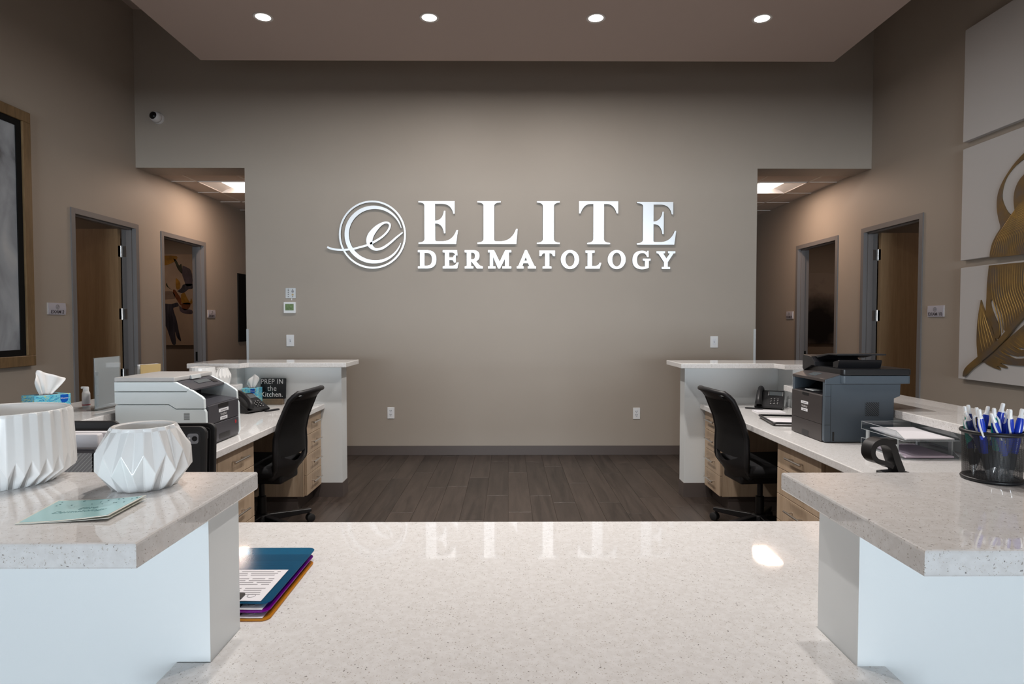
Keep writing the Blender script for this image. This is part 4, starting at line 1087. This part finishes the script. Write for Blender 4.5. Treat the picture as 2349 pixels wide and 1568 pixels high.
    b = nbm(); prism(b, [(-0.10, 0.462), (-0.06, 0.470), (0.06, 0.487), (0.15, 0.487), (0.15, 0.479), (0.06, 0.478), (-0.06, 0.455)], 'y', -0.105, 0.17, 0.002, 1); obj('feeder_tray', b, 'printer_black', t)
    b = nbm(); prism(b, [(0.10, 0.409), (0.15, 0.409), (0.165, 0.450), (0.158, 0.455), (0.10, 0.440)], 'y', -0.10, 0.14, 0.002, 1); obj('feeder_stop', b, 'printer_black', t)
right_printer()

# ================================================================== PHONES
def phone(label, loc, rz, flip=1):
    t = thing('desk_phone', label, 'phone', loc, rz, 'black desk phones')
    side = [(-0.10, 0.010), (-0.105, 0.022), (0.085, 0.125), (0.105, 0.125), (0.10, 0.105), (0.05, 0.02), (0.06, 0.0), (-0.06, 0.0)]
    b = nbm(); prism(b, side, 'x', -0.10, 0.10, 0.004, 2); obj('body', b, 'plastic_black', t, 30)
    M = T(0, -0.105, 0.0225) @ RXd(28.4)
    b = nbm(); box(b, -0.005, 0.085, 0.150, 0.200, 0.0, 0.002, M=M); obj('screen', b, 'lcd_grey', t)
    b = nbm()
    for r_ in range(4):
        for c in range(3): box(b, 0.005+0.024*c, 0.022+0.024*c, 0.030+0.021*r_, 0.044+0.021*r_, 0.0, 0.004, 0.001, 1, M)
    obj('keypad', b, 'rubber_black', t)
    b = nbm()
    for r_ in range(4):
        for c in range(3): box(b, 0.0105+0.024*c, 0.0165+0.024*c, 0.034+0.021*r_, 0.040+0.021*r_, 0.0035, 0.0046, M=M)
    for k in range(5): box(b, 0.088, 0.093, 0.148+0.011*k, 0.153+0.011*k, 0.001, 0.003, M=M); box(b, -0.014, -0.009, 0.148+0.011*k, 0.153+0.011*k, 0.001, 0.003, M=M)
    obj('key_print', b, 'logo_grey', t)
    b = nbm(); path = [(-0.068, 0.01, 0.014), (-0.068, 0.03, 0.040), (-0.068, 0.07, 0.052), (-0.068, 0.12, 0.054), (-0.068, 0.165, 0.048), (-0.068, 0.195, 0.032), (-0.068, 0.205, 0.012)]
    P = catmull(path, 5); tb = nbm(); tube(tb, P, 0.02, 10, radii=[0.026-0.008*sin(pi*i/(len(P)-1)) for i in range(len(P))]); add_bm(b, tb, M); obj('handset', b, 'plastic_black', t, 60)
    b = nbm(); prism(b, [(0.085, 0.120), (0.10, 0.118), (0.125, 0.0), (0.112, 0.0)], 'x', -0.08, 0.08, 0.002, 1); obj('stand', b, 'plastic_black', t)
    b = nbm(); prism(b, rrect(0.13, 0.034, 0.016, 5, -0.10*flip, -0.125), 'z', 0.0, 0.010, 0.003, 2); obj('front_foot', b, 'plastic_black', t, 40)
phone('black desk phone beside the light grey printer', (-1.93, 4.55, QD), 62, -1)
phone('black desk phone behind the dark printer', (2.03, 4.72, QD), -28, 1)

# ================================================================== PLEATED POTS
def pot_bm(n, H, Rb, Rt, Rm, zm, dz, dl, th=0.006):
    b = nbm(); N2 = 2*n
    def ring(f): return [b.verts.new(f(k, 2*pi*k/N2)) for k in range(N2)]
    P = lambda r, a, z: (r*cos(a), r*sin(a), z)
    bot = ring(lambda k, a: P(Rb-(dl if k % 2 == 0 else 0), a, 0))
    midr = ring(lambda k, a: P(Rm, a, zm-dz if k % 2 == 0 else zm+dz))
    top = ring(lambda k, a: P(Rt-(dl if k % 2 else 0), a, H-0.006))
    lip = ring(lambda k, a: P(Rt-dl*0.6-0.001, a, H))
    lin = ring(lambda k, a: P(Rt-dl-th, a, H-0.002))
    inn = ring(lambda k, a: P(Rm-dl-th, a, zm)); flo = ring(lambda k, a: P(Rb-dl-th, a, 0.008))
    for A, B in ((bot, midr), (midr, top), (top, lip), (lip, lin), (lin, inn), (inn, flo)):
        for k in range(N2):
            j = (k+1) % N2; b.faces.new((A[k], A[j], B[j], B[k]))
    b.faces.new(bot[::-1]); b.faces.new(flo)
    bmesh.ops.recalc_face_normals(b, faces=b.faces[:])
    return b
def pot(label, x, y, z, args, rz=0, bev=0.0015):
    b = pot_bm(*args)
    o = obj('pleated_pot', b, 'ceramic', None, 14); o.location = (x, y, z); o.rotation_euler = (0, 0, RAD(rz))
    if bev:
        md = o.modifiers.new('soft', 'BEVEL'); md.width = bev; md.segments = 2; md.limit_method = 'ANGLE'; md.angle_limit = RAD(8); md.harden_normals = False
    tag(o, label, 'pot', 'white pleated ceramic pots')
    return o
pot('large white pleated ceramic pot at the left edge of the front counter', -1.005, 1.215, QR, (30, 0.146, 0.088, 0.115, 0.120, 0.042, 0.015, 0.0055))
pot('smaller white faceted ceramic pot beside the turquoise card', -0.707, 1.185, QR, (14, 0.120, 0.056, 0.060, 0.083, 0.056, 0.019, 0.0065), 4)
pot('white pleated pot on the left ledge under the far countertop', -2.28, 4.56, 0.947, (22, 0.150, 0.07, 0.088, 0.092, 0.05, 0.015, 0.006), 0, 0)
pot('small white faceted pot at the far end of the left ledge', -2.20, 4.70, 0.947, (15, 0.135, 0.05, 0.045, 0.066, 0.07, 0.015, 0.005), 0, 0)

# ================================================================== CARD ON THE FRONT COUNTER
def bilerp(A, B, C, D, u, v): return tuple((1-u)*(1-v)*a + u*(1-v)*b_ + u*v*c + (1-u)*v*d for a, b_, c, d in zip(A, B, C, D))
t = thing('greeting_card', 'folded turquoise card with dark script lying on the front left counter', 'card', (-0.715, 1.03, QR))
def sheet(A, B, C, D, lift, n=10, th=0.0008, u0=0, u1=1, v0=0, v1=1, off=0.0):
    b = nbm(); G = []
    for j in range(n+1):
        row = []
        for i in range(n+1):
            u = u0+(u1-u0)*i/n; v = v0+(v1-v0)*j/n; p = bilerp(A, B, C, D, u, v); row.append(b.verts.new((p[0], p[1], p[2]+lift(u, v)+off)))
        G.append(row)
    for j in range(n):
        for i in range(n): b.faces.new((G[j][i], G[j][i+1], G[j+1][i+1], G[j+1][i]))
    r = bmesh.ops.extrude_face_region(b, geom=b.faces[:]); bmesh.ops.translate(b, vec=(0, 0, -th), verts=[v for v in r['geom'] if isinstance(v, bmesh.types.BMVert)])
    bmesh.ops.recalc_face_normals(b, faces=b.faces[:])
    return b
cA, cB, cC, cD = (-0.060, -0.075, 0.0012), (0.075, -0.055, 0.0012), (0.068, 0.058, 0.0012), (-0.085, 0.050, 0.0012)
lf = lambda u, v: 0.007*u**2.2
obj('lower_leaf', sheet(cA, cB, cC, cD, lambda u, v: 0.0035*u**2.2), 'card_cream', t, 40)
obj('upper_leaf', sheet(cA, cB, cC, cD, lf, off=0.001), 'card_cream', t, 40)
face = obj('turquoise_print', sheet(cA, cB, cC, cD, lf, th=0.0003, u0=0.03, u1=0.97, v0=0.035, v1=0.965, off=0.0014), 'card_turquoise', t, 40)
def on_card(b):
    for v in b.verts:
        u, w_ = 0.5+v.co.x, 0.5+v.co.y; p = bilerp(cA, cB, cC, cD, u, w_); v.co = (p[0], p[1], p[2]+lf(u, w_)+0.0017+v.co.z*0.1)
    return b
b = nbm(); text_bm(b, 'Elite', 0.15, T(0.04, 0.02, 0), 0.35, 1.0, 0.001, 0.8, -0.004); text_bm(b, 'Dermatology', 0.15, T(0.0, -0.12, 0), 0.35, 1.0, 0.001, 0.72, -0.004); obj('script_lettering', on_card(b), 'ink_teal', t)
b = nbm(); rg = random.Random(5)
for k in range(17):
    cx, cy = -0.40+0.85*rg.random(), 0.16+0.26*rg.random(); prism(b, ellipse(cx, cy, 0.010, 0.013, 8), 'z', 0, 0.001)
o = obj('dot', on_card(b), 'ink_teal', t); o['kind'] = 'stuff'

# ================================================================== CLIPBOARDS AND FORMS
def clipboard(m, label, x1, y0, z, rz):
    t = thing('clipboard', label, 'clipboard', (x1-0.115, y0+0.16, z), rz, 'stacked translucent clipboards')
    b = nbm(); prism(b, rrect(0.23, 0.322, 0.018, 5), 'z', 0, 0.003, 0.0008, 1); obj('board', b, m, t)
    b = nbm(); prism(b, rrect(0.10, 0.030, 0.006, 3, 0.0, -0.138), 'z', 0.0045, 0.008); prism(b, rrect(0.05, 0.02, 0.008, 3, 0.0, -0.158), 'z', 0.006, 0.010); obj('clip', b, 'plastic_black', t)
def form(label, x1, y0, z, rz, w_=0.205, h_=0.262):
    t = thing('paper_form', label, 'paper', (x1-0.115, y0+0.16, z), rz, 'printed forms on the clipboards')
    b = nbm(); box(b, -w_/2, w_/2, -0.155, -0.155+h_, 0, 0.0012); obj('sheet', b, 'paper', t)
    b = nbm(); rg = random.Random(2)
    for k in range(13):
        yy = -0.168+h_-0.0125*k*(h_/0.20)
        if k in (3, 8): continue
        x0 = -0.09; 
        while x0 < 0.085:
            L = 0.02+0.06*rg.random(); box(b, x0, min(0.088, x0+L), yy, yy+0.0035, 0.0011, 0.0014); x0 += L+0.008
    for xx in (0.02, 0.045): box(b, xx, xx+0.002, -0.140, -0.126, 0.0011, 0.0014)
    tube(b, [(0.072+0.009*cos(a), -0.132+0.008*sin(a), 0.0012) for a in [2*pi*k/12 for k in range(12)]], 0.0008, 4, True)
    obj('printed_text', b, 'ink_grey', t)
clipboard('clip_orange', 'translucent orange clipboard at the bottom of the stack behind the front left counter', -0.506, 1.268, QL+0.0005, 0.6)
form('printed form peeking out on the orange clipboard', -0.508, 1.268, QL+0.0045, 0.6)
clipboard('clip_purple', 'translucent purple clipboard in the middle of the stack', -0.511, 1.281, QL+0.0125, 0.3)
form('printed form peeking out on the purple clipboard', -0.513, 1.281, QL+0.0165, 0.3)
clipboard('clip_blue', 'translucent blue clipboard on top of the stack', -0.513, 1.296, QL+0.0245, 0.0)
form('printed form lying on top of the blue clipboard', -0.520, 1.296, QL+0.0285, 0.0, 0.205, 0.165)

# ================================================================== TISSUE BOXES
def tissue_box(label, loc, rz, sx, sy, h, pts, brand=True):
    t = thing('tissue_box', label, 'tissue box', loc, rz, 'blue patterned tissue boxes')
    b = nbm(); box(b, -sx/2, sx/2, -sy/2, sy/2, 0, h, 0.0015, 1); bx_ = obj('carton', b, 'tissue_print', t)
    b = nbm(); prism(b, ellipse(0, 0, sx*0.32, sy*0.28, 24), 'z', h-0.001, h+0.0006); obj('opening', b, 'ink', t)
    if brand:
        cx = sx/2-0.030; b = nbm(); prism(b, q2([(cx-0.018, h-0.002), (cx+0.018, h-0.002), (cx+0.018, h-0.028), ('q', (cx+0.016, h-0.042), (cx, h-0.042)), ('q', (cx-0.016, h-0.042), (cx-0.018, h-0.028))]), 'y', -sy/2-0.0006, -sy/2+0.001)
        br = obj('brand_patch', b, 'brand_blue', t)
        b = nbm(); text_bm(b, 'Kleenex', 0.0105, T(cx, -sy/2-0.0008, h-0.021) @ RX, 0.25); obj('brand_lettering', b, 'paper_white', br)
    # crumpled sheet: fan of folds from the slot up to the outline pts (local x, z)
    b = nbm(); P = catmull(pts, 4); n = len(P); rows = 9; G = []
    for j in range(rows+1):
        f = j/rows; row = []
        for i, p in enumerate(P):
            s0 = (-0.5+i/(n-1))*sx*0.34
            x_ = s0*(1-f)+p[0]*f; z_ = (h-0.004)*(1-f)+(h+p[1])*f
            y_ = 0.007*sin(i*0.75+0.8*f)*(0.35+0.65*f) + 0.006*sin(i*0.3+4*f)*f
            row.append(b.verts.new((x_, y_, z_)))
        G.append(row)
    for j in range(rows):
        for i in range(n-1): b.faces.new((G[j][i], G[j][i+1], G[j+1][i+1], G[j+1][i]))
    o = obj('tissue', b, 'paper_white', t, 35)
    md = o.modifiers.new('thick', 'SOLIDIFY'); md.thickness = 0.0012
tissue_box('blue patterned tissue box on the left ledge behind the large pot', (-2.34, 3.10, 0.947), 64, 0.165, 0.115, 0.118,
           [(-0.048, 0.050), (-0.054, 0.075), (-0.042, 0.105), (-0.034, 0.125), (-0.005, 0.112), (0.028, 0.099), (0.060, 0.086), (0.092, 0.074), (0.066, 0.045), (0.045, 0.022)])
tissue_box('blue tissue box on the left desk beside the chalkboard sign', (-2.038, 4.862, QD), 0, 0.115, 0.115, 0.145,
           [(-0.045, 0.03), (-0.03, 0.06), (-0.005, 0.085), (0.02, 0.105), (0.045, 0.088), (0.055, 0.06), (0.035, 0.02)])

# ================================================================== THINGS ON THE LEFT LEDGE
t = thing('sign_holder', 'clear acrylic sign holder with a blank white sheet on the left ledge', 'sign holder', (-2.245, 3.43, 0.947))
b = nbm(); box(b, -0.05, 0.05, -0.105, 0.105, 0.0, 0.005, 0.001, 1); obj('foot', b, 'acrylic_smoke', t)
b = nbm(); box(b, -0.0045, -0.0025, -0.11, 0.11, 0.005, 0.290); box(b, 0.0025, 0.0045, -0.11, 0.11, 0.005, 0.290); obj('clear_sleeve', b, 'acrylic', t)
b = nbm(); box(b, -0.0012, 0.0012, -0.106, 0.106, 0.012, 0.287); obj('insert_sheet', b, 'insert_grey', t) if mat('insert_grey', (0.50, 0.54, 0.57), 0.6) else None
t = thing('pump_bottle', 'small white pump bottle behind the acrylic sign holder', 'bottle', (-2.395, 3.47, 0.947))
b = nbm(); lathe(b, [(0.0, 0.0), (0.018, 0.0), (0.020, 0.003), (0.020, 0.080), (0.016, 0.090), (0.014, 0.094)], 24); bd = obj('bottle_body', b, 'plastic_white', t, 40)
b = nbm(); lathe(b, [(0.0145, 0.094), (0.0145, 0.112), (0.012, 0.118), (0.0, 0.118)], 20); box(b, -0.026, 0.0, -0.006, 0.006, 0.108, 0.119, 0.002, 1); obj('pump_head', b, 'plastic_white', t, 40)
b = nbm(); lathe(b, [(0.0203, 0.012), (0.0203, 0.065)], 24, cap0=False, cap1=False); obj('bottle_label', b, 'paper', bd, 40)
b = nbm(); lathe(b, [(0.0206, 0.014), (0.0206, 0.019)], 24, cap0=False, cap1=False); obj('label_band', b, 'red', bd, 40)
t = thing('brochure_holder', 'clear acrylic brochure holder behind the light grey printer', 'brochure holder', (-2.36, 4.02, 0.947), 60)
b = nbm(); box(b, -0.075, 0.075, 0.028, 0.031, 0, 0.20); box(b, -0.075, -0.072, -0.03, 0.031, 0, 0.20); box(b, 0.072, 0.075, -0.03, 0.031, 0, 0.08); box(b, -0.075, 0.075, -0.033, -0.03, 0, 0.06); box(b, -0.075, 0.075, -0.033, 0.031, 0, 0.003); obj('clear_case', b, 'acrylic', t)
def brochure(label, m, dy, lean, w_=0.13, h_=0.205, emb=False, dx=0.0):
    o = thing('brochure', label, 'brochure', (-2.36-dy*sin(RAD(60))+dx, 4.02+dy*cos(RAD(60)), 0.951), 60, 'brochures in the acrylic holder')
    b_ = nbm(); box(b_, -w_/2, w_/2, -0.003, 0.003, 0, h_, M=RXd(lean)); obj('leaflet', b_, m, o)
    if emb:
        b_ = nbm()
        for k in range(9):
            a = RAD(20*k+10); prism(b_, [(0.02*cos(a-0.12)*0.5+0.01, 0.105+0.02*sin(a-0.12)*0.5), (0.012*cos(a)*2+0.01, 0.105+0.030*sin(a)), (0.02*cos(a+0.12)*0.5+0.01, 0.105+0.02*sin(a+0.12)*0.5)], 'y', -0.0036, -0.002, M=RXd(lean))
        obj('leaf_emblem', b_, 'pattern_dark', o)
brochure('gold brochure with a dark leaf emblem in the acrylic holder', 'gold_paper', -0.010, 3, emb=True)
brochure('white brochure behind the gold one in the acrylic holder', 'paper_white', 0.004, 0)
brochure('second white brochure at the back of the acrylic holder', 'paper', 0.013, 0)
b = nbm(); box(b, -0.03, 0.03, -0.02, 0.02, 0, 0.035, 0.002, 1)
o = tag(obj('wooden_block', b, 'tan_wood'), 'small tan wooden block behind the light grey printer on the left desk', 'block'); o.location = (-2.05, 3.17, QD)
o.location = (-2.065, 3.12, 0.767); 

# chalkboard sign on the left desk
t = thing('chalkboard_sign', 'small black sign with white hand lettering on a wooden stand on the left desk', 'sign', (-1.905, 4.945, QD))
b = nbm(); prism(b, rrect(0.205, 0.165, 0.008, 4, 0, 0.128), 'y', -0.004, 0.004, M=RXd(-4)); bd = obj('board', b, 'chalk_black', t)
b = nbm()
for s_, z_, sz, sx_ in (('PREP IN', 0.183, 0.058, 0.86), ('the', 0.128, 0.060, 0.9), ('Kitchen.', 0.079, 0.057, 0.86)):
    text_bm(b, s_, sz, RXd(-4) @ T(-0.010, -0.0043, z_) @ RX, 0, 1.08, 0.0003, sx_)
obj('lettering', b, 'paper_white', bd)
b = nbm(); box(b, -0.085, 0.085, -0.028, 0.020, 0, 0.046, 0.003, 1); obj('wooden_stand', b, 'walnut', t)

# ================================================================== TABLETS AND FILE BOX BEHIND THE FRONT LEFT COUNTER
def tablet(label, x1, y, rz, lean):
    t = thing('tablet', label, 'tablet', (x1-0.10, y, QL), rz, 'tablets in black cases')
    M = RXd(lean)
    b = nbm(); prism(b, rrect(0.20, 0.300, 0.022, 5, 0, 0.152), 'y', -0.009, 0.009, 0.004, 2, M); obj('case', b, 'rubber_black', t, 40)
    b = nbm(); prism(b, rrect(0.172, 0.272, 0.012, 4, 0, 0.152), 'y', -0.0105, -0.008, 0.001, 1, M); obj('back_panel', b, 'plastic_black', t)
    b = nbm(); prism(b, rrect(0.034, 0.032, 0.008, 4, 0.062, 0.264), 'y', -0.0118, -0.010, M=M); cp = obj('camera_plate', b, 'mesh_grey', t)
    b = nbm(); prism(b, ellipse(0.068, 0.264, 0.008, 0.008, 18), 'y', -0.0135, -0.011, M=M); obj('camera_lens', b, 'lens_black', cp)
    b = nbm(); prism(b, ellipse(0.052, 0.266, 0.003, 0.003, 10), 'y', -0.0125, -0.011, M=M); obj('flash', b, 'paper_white', cp)
    b = nbm(); prism(b, rrect(0.05, 0.045, 0.002, 2, 0.018, 0.20), 'y', -0.0112, -0.010, M=M); obj('sticker', b, 'sticker_blue', t)
tablet('tablet in a black case leaning behind the smaller pot, nearer one', -0.950, 1.90, 3, -4)
tablet('tablet in a black case behind the other tablet by the smaller pot', -0.952, 1.965, 3, -4)
t = thing('mesh_file_box', 'grey mesh file box between the two front pots', 'file box', (-1.26, 1.72, QL))
b = nbm(); box(b, -0.16, 0.16, -0.10, -0.094, 0.0, 0.287); box(b, -0.16, 0.16, 0.094, 0.10, 0.0, 0.287); box(b, -0.16, -0.154, -0.1, 0.1, 0, 0.287); box(b, 0.154, 0.16, -0.1, 0.1, 0, 0.287); box(b, -0.16, 0.16, -0.1, 0.1, 0, 0.006); obj('box_shell', b, 'mesh_grey', t)
b = nbm(); tube(b, [(-0.16, -0.1, 0.287), (0.16, -0.1, 0.287), (0.16, 0.1, 0.287), (-0.16, 0.1, 0.287)], 0.006, 6, True); obj('rim', b, 'printer_dark', t)
wires = nbm()
for k in range(60):
    f0 = -0.16-0.28+0.6*k/60; 
    x0, z0 = f0, 0.0; x1, z1 = f0+0.28, 0.285
    if x0 < -0.155: z0 += (-0.155-x0)*0.285/0.28; x0 = -0.155
    if x1 > 0.155: z1 -= (x1-0.155)*0.285/0.28; x1 = 0.155
    if x1-x0 > 0.005: tube(wires, [(x0, -0.1005, z0), (x1, -0.1005, z1)], 0.0011, 4)
o = obj('woven_wire', wires, 'printer_rim', t); o['kind'] = 'stuff'
for k, (l_, dy) in enumerate((('white paper folder standing at the front of the mesh file box', -0.055), ('white paper folder standing at the back of the mesh file box', -0.02))):
    b = nbm(); box(b, -0.148, 0.148, -0.012, 0.012, 0.007, 0.325, 0.004, 2); o = tag(obj('file_folder', b, 'paper'), l_, 'folder', 'folders in the mesh file box'); o.location = (-1.26, 1.72+dy, QL)
b = nbm(); prism(b, rrect(0.28, 0.33, 0.02, 4, 0, 0.172), 'y', -0.007, 0.007, 0.003, 1); o = tag(obj('black_binder', b, 'rubber_black'), 'black binder edge behind the white folders in the mesh file box', 'binder'); o.location = (-1.262, 1.765, QL+0.007)

# ================================================================== THINGS ON THE RIGHT DESK
b = nbm(); box(b, -0.10, 0.10, -0.07, 0.07, 0, 0.007, 0.001, 1)
o = tag(obj('note_pad', b, 'paper'), 'white note pad in front of the right desk phone', 'note pad'); o.location = (1.93, 4.50, QD); o.rotation_euler = (0, 0, RAD(-6))
t = thing('desk_tray', 'black framed tray with a paper sheet behind the dark printer', 'tray', (1.845, 4.03, QD), -8)
b = nbm(); P0 = rrect(0.26, 0.34, 0.02, 4); tube(b, [(p[0], p[1], 0.020) for p in P0], 0.008, 6, True); box(b, -0.125, 0.125, -0.165, 0.165, 0.0, 0.004); 
for p in P0[::6]: tube(b, [(p[0]*0.97, p[1]*0.97, 0.006), (p[0], p[1], 0.02)], 0.006, 6)
obj('tray_frame', b, 'plastic_black', t, 40)
b = nbm(); box(b, -0.10, 0.10, -0.14, 0.14, 0.0, 0.002); o = tag(obj('paper_sheet', b, 'paper'), 'white sheet lying in the black framed tray', 'paper'); o.location = (1.845, 4.03, QD+0.0045); o.rotation_euler = (0, 0, RAD(-8))

t = thing('letter_tray', 'clear acrylic two-tier letter tray on the right desk', 'letter tray', (2.035, 3.085, QD))
def tray(z, nm):
    b = nbm(); x0, x1, y0, y1 = -0.135, 0.135, -0.175, 0.175; h = 0.040
    box(b, x0, x1, y0, y1, z, z+0.003); box(b, x0, x0+0.003, y0+0.06, y1, z, z+h); box(b, x1-0.003, x1, y0+0.06, y1, z, z+h); box(b, x0, x1, y1-0.003, y1, z, z+h)
    for xx in (x0, x1-0.003): prism(b, [(y0, z), (y0+0.06, z), (y0+0.06, z+h), (y0, z+0.012)], 'x', xx, xx+0.003)
    tr = obj(nm, b, 'acrylic_smoke', t)
    e = nbm()
    tube(e, [(x0, y0, z+0.012), (x0, y0+0.06, z+h), (x0, y1, z+h), (x1, y1, z+h), (x1, y0+0.06, z+h), (x1, y0, z+0.012)], 0.0014, 5)
    tube(e, [(x0, y0, z), (x1, y0, z), (x1, y1, z), (x0, y1, z)], 0.0014, 5, True); tube(e, [(x0, y1, z), (x0, y1, z+h)], 0.0014, 5)
    obj('polished_edge', e, 'edge_light', tr)
mat('edge_light', (0.42, 0.46, 0.48), 0.15)
tray(0.004, 'lower_tray'); tray(0.092, 'upper_tray')
for xx, yy in ((-0.133, -0.12), (0.133, -0.12), (-0.133, 0.12), (0.133, 0.12)):
    b = nbm(); box(b, xx-0.004, xx+0.004, yy-0.012, yy+0.012, 0.0, 0.094, 0.001, 1); obj('riser', b, 'edge_light', t)
def papers(label, m, z, dx, dy, th, curl):
    A, B, C, D = (-0.115, -0.165, 0), (0.118, -0.165, 0), (0.118, 0.13, 0), (-0.115, 0.13, 0)
    o = obj('paper_stack', sheet(A, B, C, D, lambda u, v: th+0.006*curl*max(0, v-0.3)**2, 6, th), m, None, 40); o.location = (2.035+dx, 3.085+dy, z)
    tag(o, label, 'papers', 'papers in the letter tray')
papers('white papers in the upper letter tray', 'paper', QD+0.0955, 0.0, 0.0, 0.006, 2)
papers('lilac papers in the lower letter tray', 'paper_lilac', QD+0.0075, 0.0, 0.0, 0.008, 1)

# looped black tape dispenser
t = thing('tape_dispenser', 'black looped tape dispenser on the right desk behind the front counter', 'tape dispenser', (1.62, 2.62, QD+0.012), 12)
outer = q2([(0.075, 0.0), (0.095, 0.0), (0.060, 0.10), ('q', (0.040, 0.165), (-0.02, 0.172)), ('q', (-0.095, 0.170), (-0.098, 0.105)), ('q', (-0.095, 0.060), (-0.055, 0.052)), (0.0, 0.040), (0.02, 0.0)])
b = nbm()
ctr = catmull([(0.085, 0.004), (0.055, 0.07), (0.030, 0.130), (-0.018, 0.155), (-0.068, 0.140), (-0.080, 0.098), (-0.055, 0.065), (-0.01, 0.052), (0.035, 0.030)], 6)
ctr = [(p[0]*0.9, p[1]*0.9) for p in ctr]
ribbon(b, ctr, [0.034-0.018*min(1, i/len(ctr)) for i in range(len(ctr))], -0.028, 0.028)
obj('loop_body', b, 'plastic_black', t, 40)
b = nbm(); box(b, 0.0, 0.11, -0.035, 0.035, -0.012, 0.004, 0.003, 1); obj('foot', b, 'plastic_black', t)
b = nbm(); box(b, -0.010, 0.06, -0.018, 0.027, 0.122, 0.146, 0.003, 1); obj('cutter_head', b, 'rubber_black', t)

# ================================================================== PEN CUP AND PENS
PCX, PCY = 0.978, 1.222
t = thing('pen_cup', 'black wire mesh pen cup on the front right counter', 'pen cup', (PCX, PCY, QR))
b = nbm(); uvl = b.loops.layers.uv.new('UVMap'); n = 48; R0, R1, Hc = 0.049, 0.0515, 0.098
lo = [b.verts.new((R0*cos(2*pi*k/n), R0*sin(2*pi*k/n), 0.003)) for k in range(n)]; hi = [b.verts.new((R1*cos(2*pi*k/n), R1*sin(2*pi*k/n), Hc)) for k in range(n)]
for k in range(n):
    j = (k+1) % n; f = b.faces.new((lo[k], lo[j], hi[j], hi[k]))
    for lp, (uu, vv) in zip(f.loops, ((k, 0), (k+1, 0), (k+1, 1), (k, 1))): lp[uvl].uv = (uu/n*0.31, vv*0.098)
obj('mesh_wall', b, 'cup_mesh', t, 60)
for z_, r_, rr in ((Hc, R1, 0.0042), (0.004, R0, 0.0038)):
    b = nbm(); tube(b, [(r_*cos(2*pi*k/36), r_*sin(2*pi*k/36), z_) for k in range(36)], rr, 8, True); obj('rim', b, 'plastic_black', t, 60)
b = nbm(); lathe(b, [(0.0, 0.001), (R0, 0.001), (R0, 0.003), (0.0, 0.003)], 36); obj('cup_base', b, 'plastic_black', t)

def pen_proto(m):
    parts = []
    b = nbm(); lathe(b, [(0.0056, 0.055), (0.0066, 0.078), (0.0064, 0.116), (0.0050, 0.126)], 14); parts.append(('barrel', b, m))
    b = nbm(); lathe(b, [(0.0044, 0.022), (0.0056, 0.030), (0.0054, 0.055)], 14); parts.append(('grip', b, 'rubber_black'))
    b = nbm(); lathe(b, [(0.0008, 0.0), (0.0016, 0.004), (0.0046, 0.022)], 14); parts.append(('tip', b, 'pen_silver'))
    b = nbm(); lathe(b, [(0.0048, 0.126), (0.0042, 0.130), (0.0036, 0.131), (0.0036, 0.142), (0.0028, 0.1445), (0.0, 0.145)], 14); parts.append(('clicker', b, 'pen_white'))
    b = nbm(); P = catmull([(0, -0.0045, 0.128), (0, -0.0088, 0.123), (0.001, -0.0102, 0.112), (0.003, -0.0088, 0.098), (0.004, -0.0066, 0.090)], 4); tube(b, P, 0.0018, 6); parts.append(('pocket_clip', b, 'pen_white'))
    return [(nm, obj(nm, b_, mm, None, 50), mm) for nm, b_, mm in parts]
protos = {}
def pen(label, m, base, top, twist):
    if m not in protos:
        protos[m] = [(nm, o.data) for nm, o, _ in pen_proto(m)]
        for o in [o for o in bpy.data.objects if o.parent is None and o.name.split('.')[0] in ('barrel', 'grip', 'tip', 'clicker', 'pocket_clip')]: bpy.data.objects.remove(o)
    r = thing('pen', label, 'pen', (PCX+base[0], PCY+base[1], QR+base[2]), 0, 'pens in the mesh cup')
    d = (Vector(top)-Vector(base)).normalized()
    r.rotation_mode = 'QUATERNION'
    r.rotation_quaternion = d.to_track_quat('Z', 'Y') @ Matrix.Rotation(RAD(twist), 3, 'Z').to_quaternion()
    for nm, me in protos[m]:
        o = bpy.data.objects.new(nm, me); COL.objects.link(o); o.parent = r
PENS = [('blue pen leaning left at the left rim of the mesh cup', 'pen_blue', (-0.022, -0.020, .005), (-0.046, -0.026, .13), 20),
        ('navy pen at the far left of the mesh cup', 'pen_navy', (0.010, 0.012, .005), (-0.047, 0.008, .13), -20),
        ('black pen with white clip left of the middle of the mesh cup', 'plastic_black', (-0.005, -0.01, .005), (-0.030, 0.0, .13), 0),
        ('bright blue pen slanting across the front of the mesh cup', 'pen_blue', (0.024, -0.024, .005), (-0.024, -0.032, .125), 35),
        ('teal green pen in the middle of the mesh cup', 'pen_green', (0.020, 0.010, .006), (-0.006, -0.010, .14), 60),
        ('blue pen right of the teal pen in the mesh cup', 'pen_blue', (0.026, -0.012, .005), (0.010, -0.030, .13), -10),
        ('tall blue pen standing highest in the mesh cup', 'pen_blue', (0.005, 0.020, .012), (0.022, 0.006, .14), 10),
        ('blue pen behind the tallest pen in the mesh cup', 'pen_blue', (-0.02, 0.022, .005), (0.014, 0.034, .13), 80),
        ('blue pen with white clip at the front right of the mesh cup', 'pen_blue', (0.012, -0.03, .005), (0.030, -0.030, .125), 0),
        ('blue pen leaning to the right at the back of the mesh cup', 'pen_blue', (-0.005, -0.006, .005), (0.040, 0.012, .135), -30),
        ('black pen leaning far right in the mesh cup', 'plastic_black', (0.004, -0.012, .005), (0.044, -0.020, .12), 10),
        ('navy pen at the back left of the mesh cup', 'pen_navy', (-0.03, 0.010, .005), (-0.022, 0.036, .13), 10),
        ('green-tipped black pen at the back of the mesh cup', 'pen_green', (-0.012, 0.03, .005), (-0.038, 0.022, .125), 10)]
for p in PENS: pen(*p)
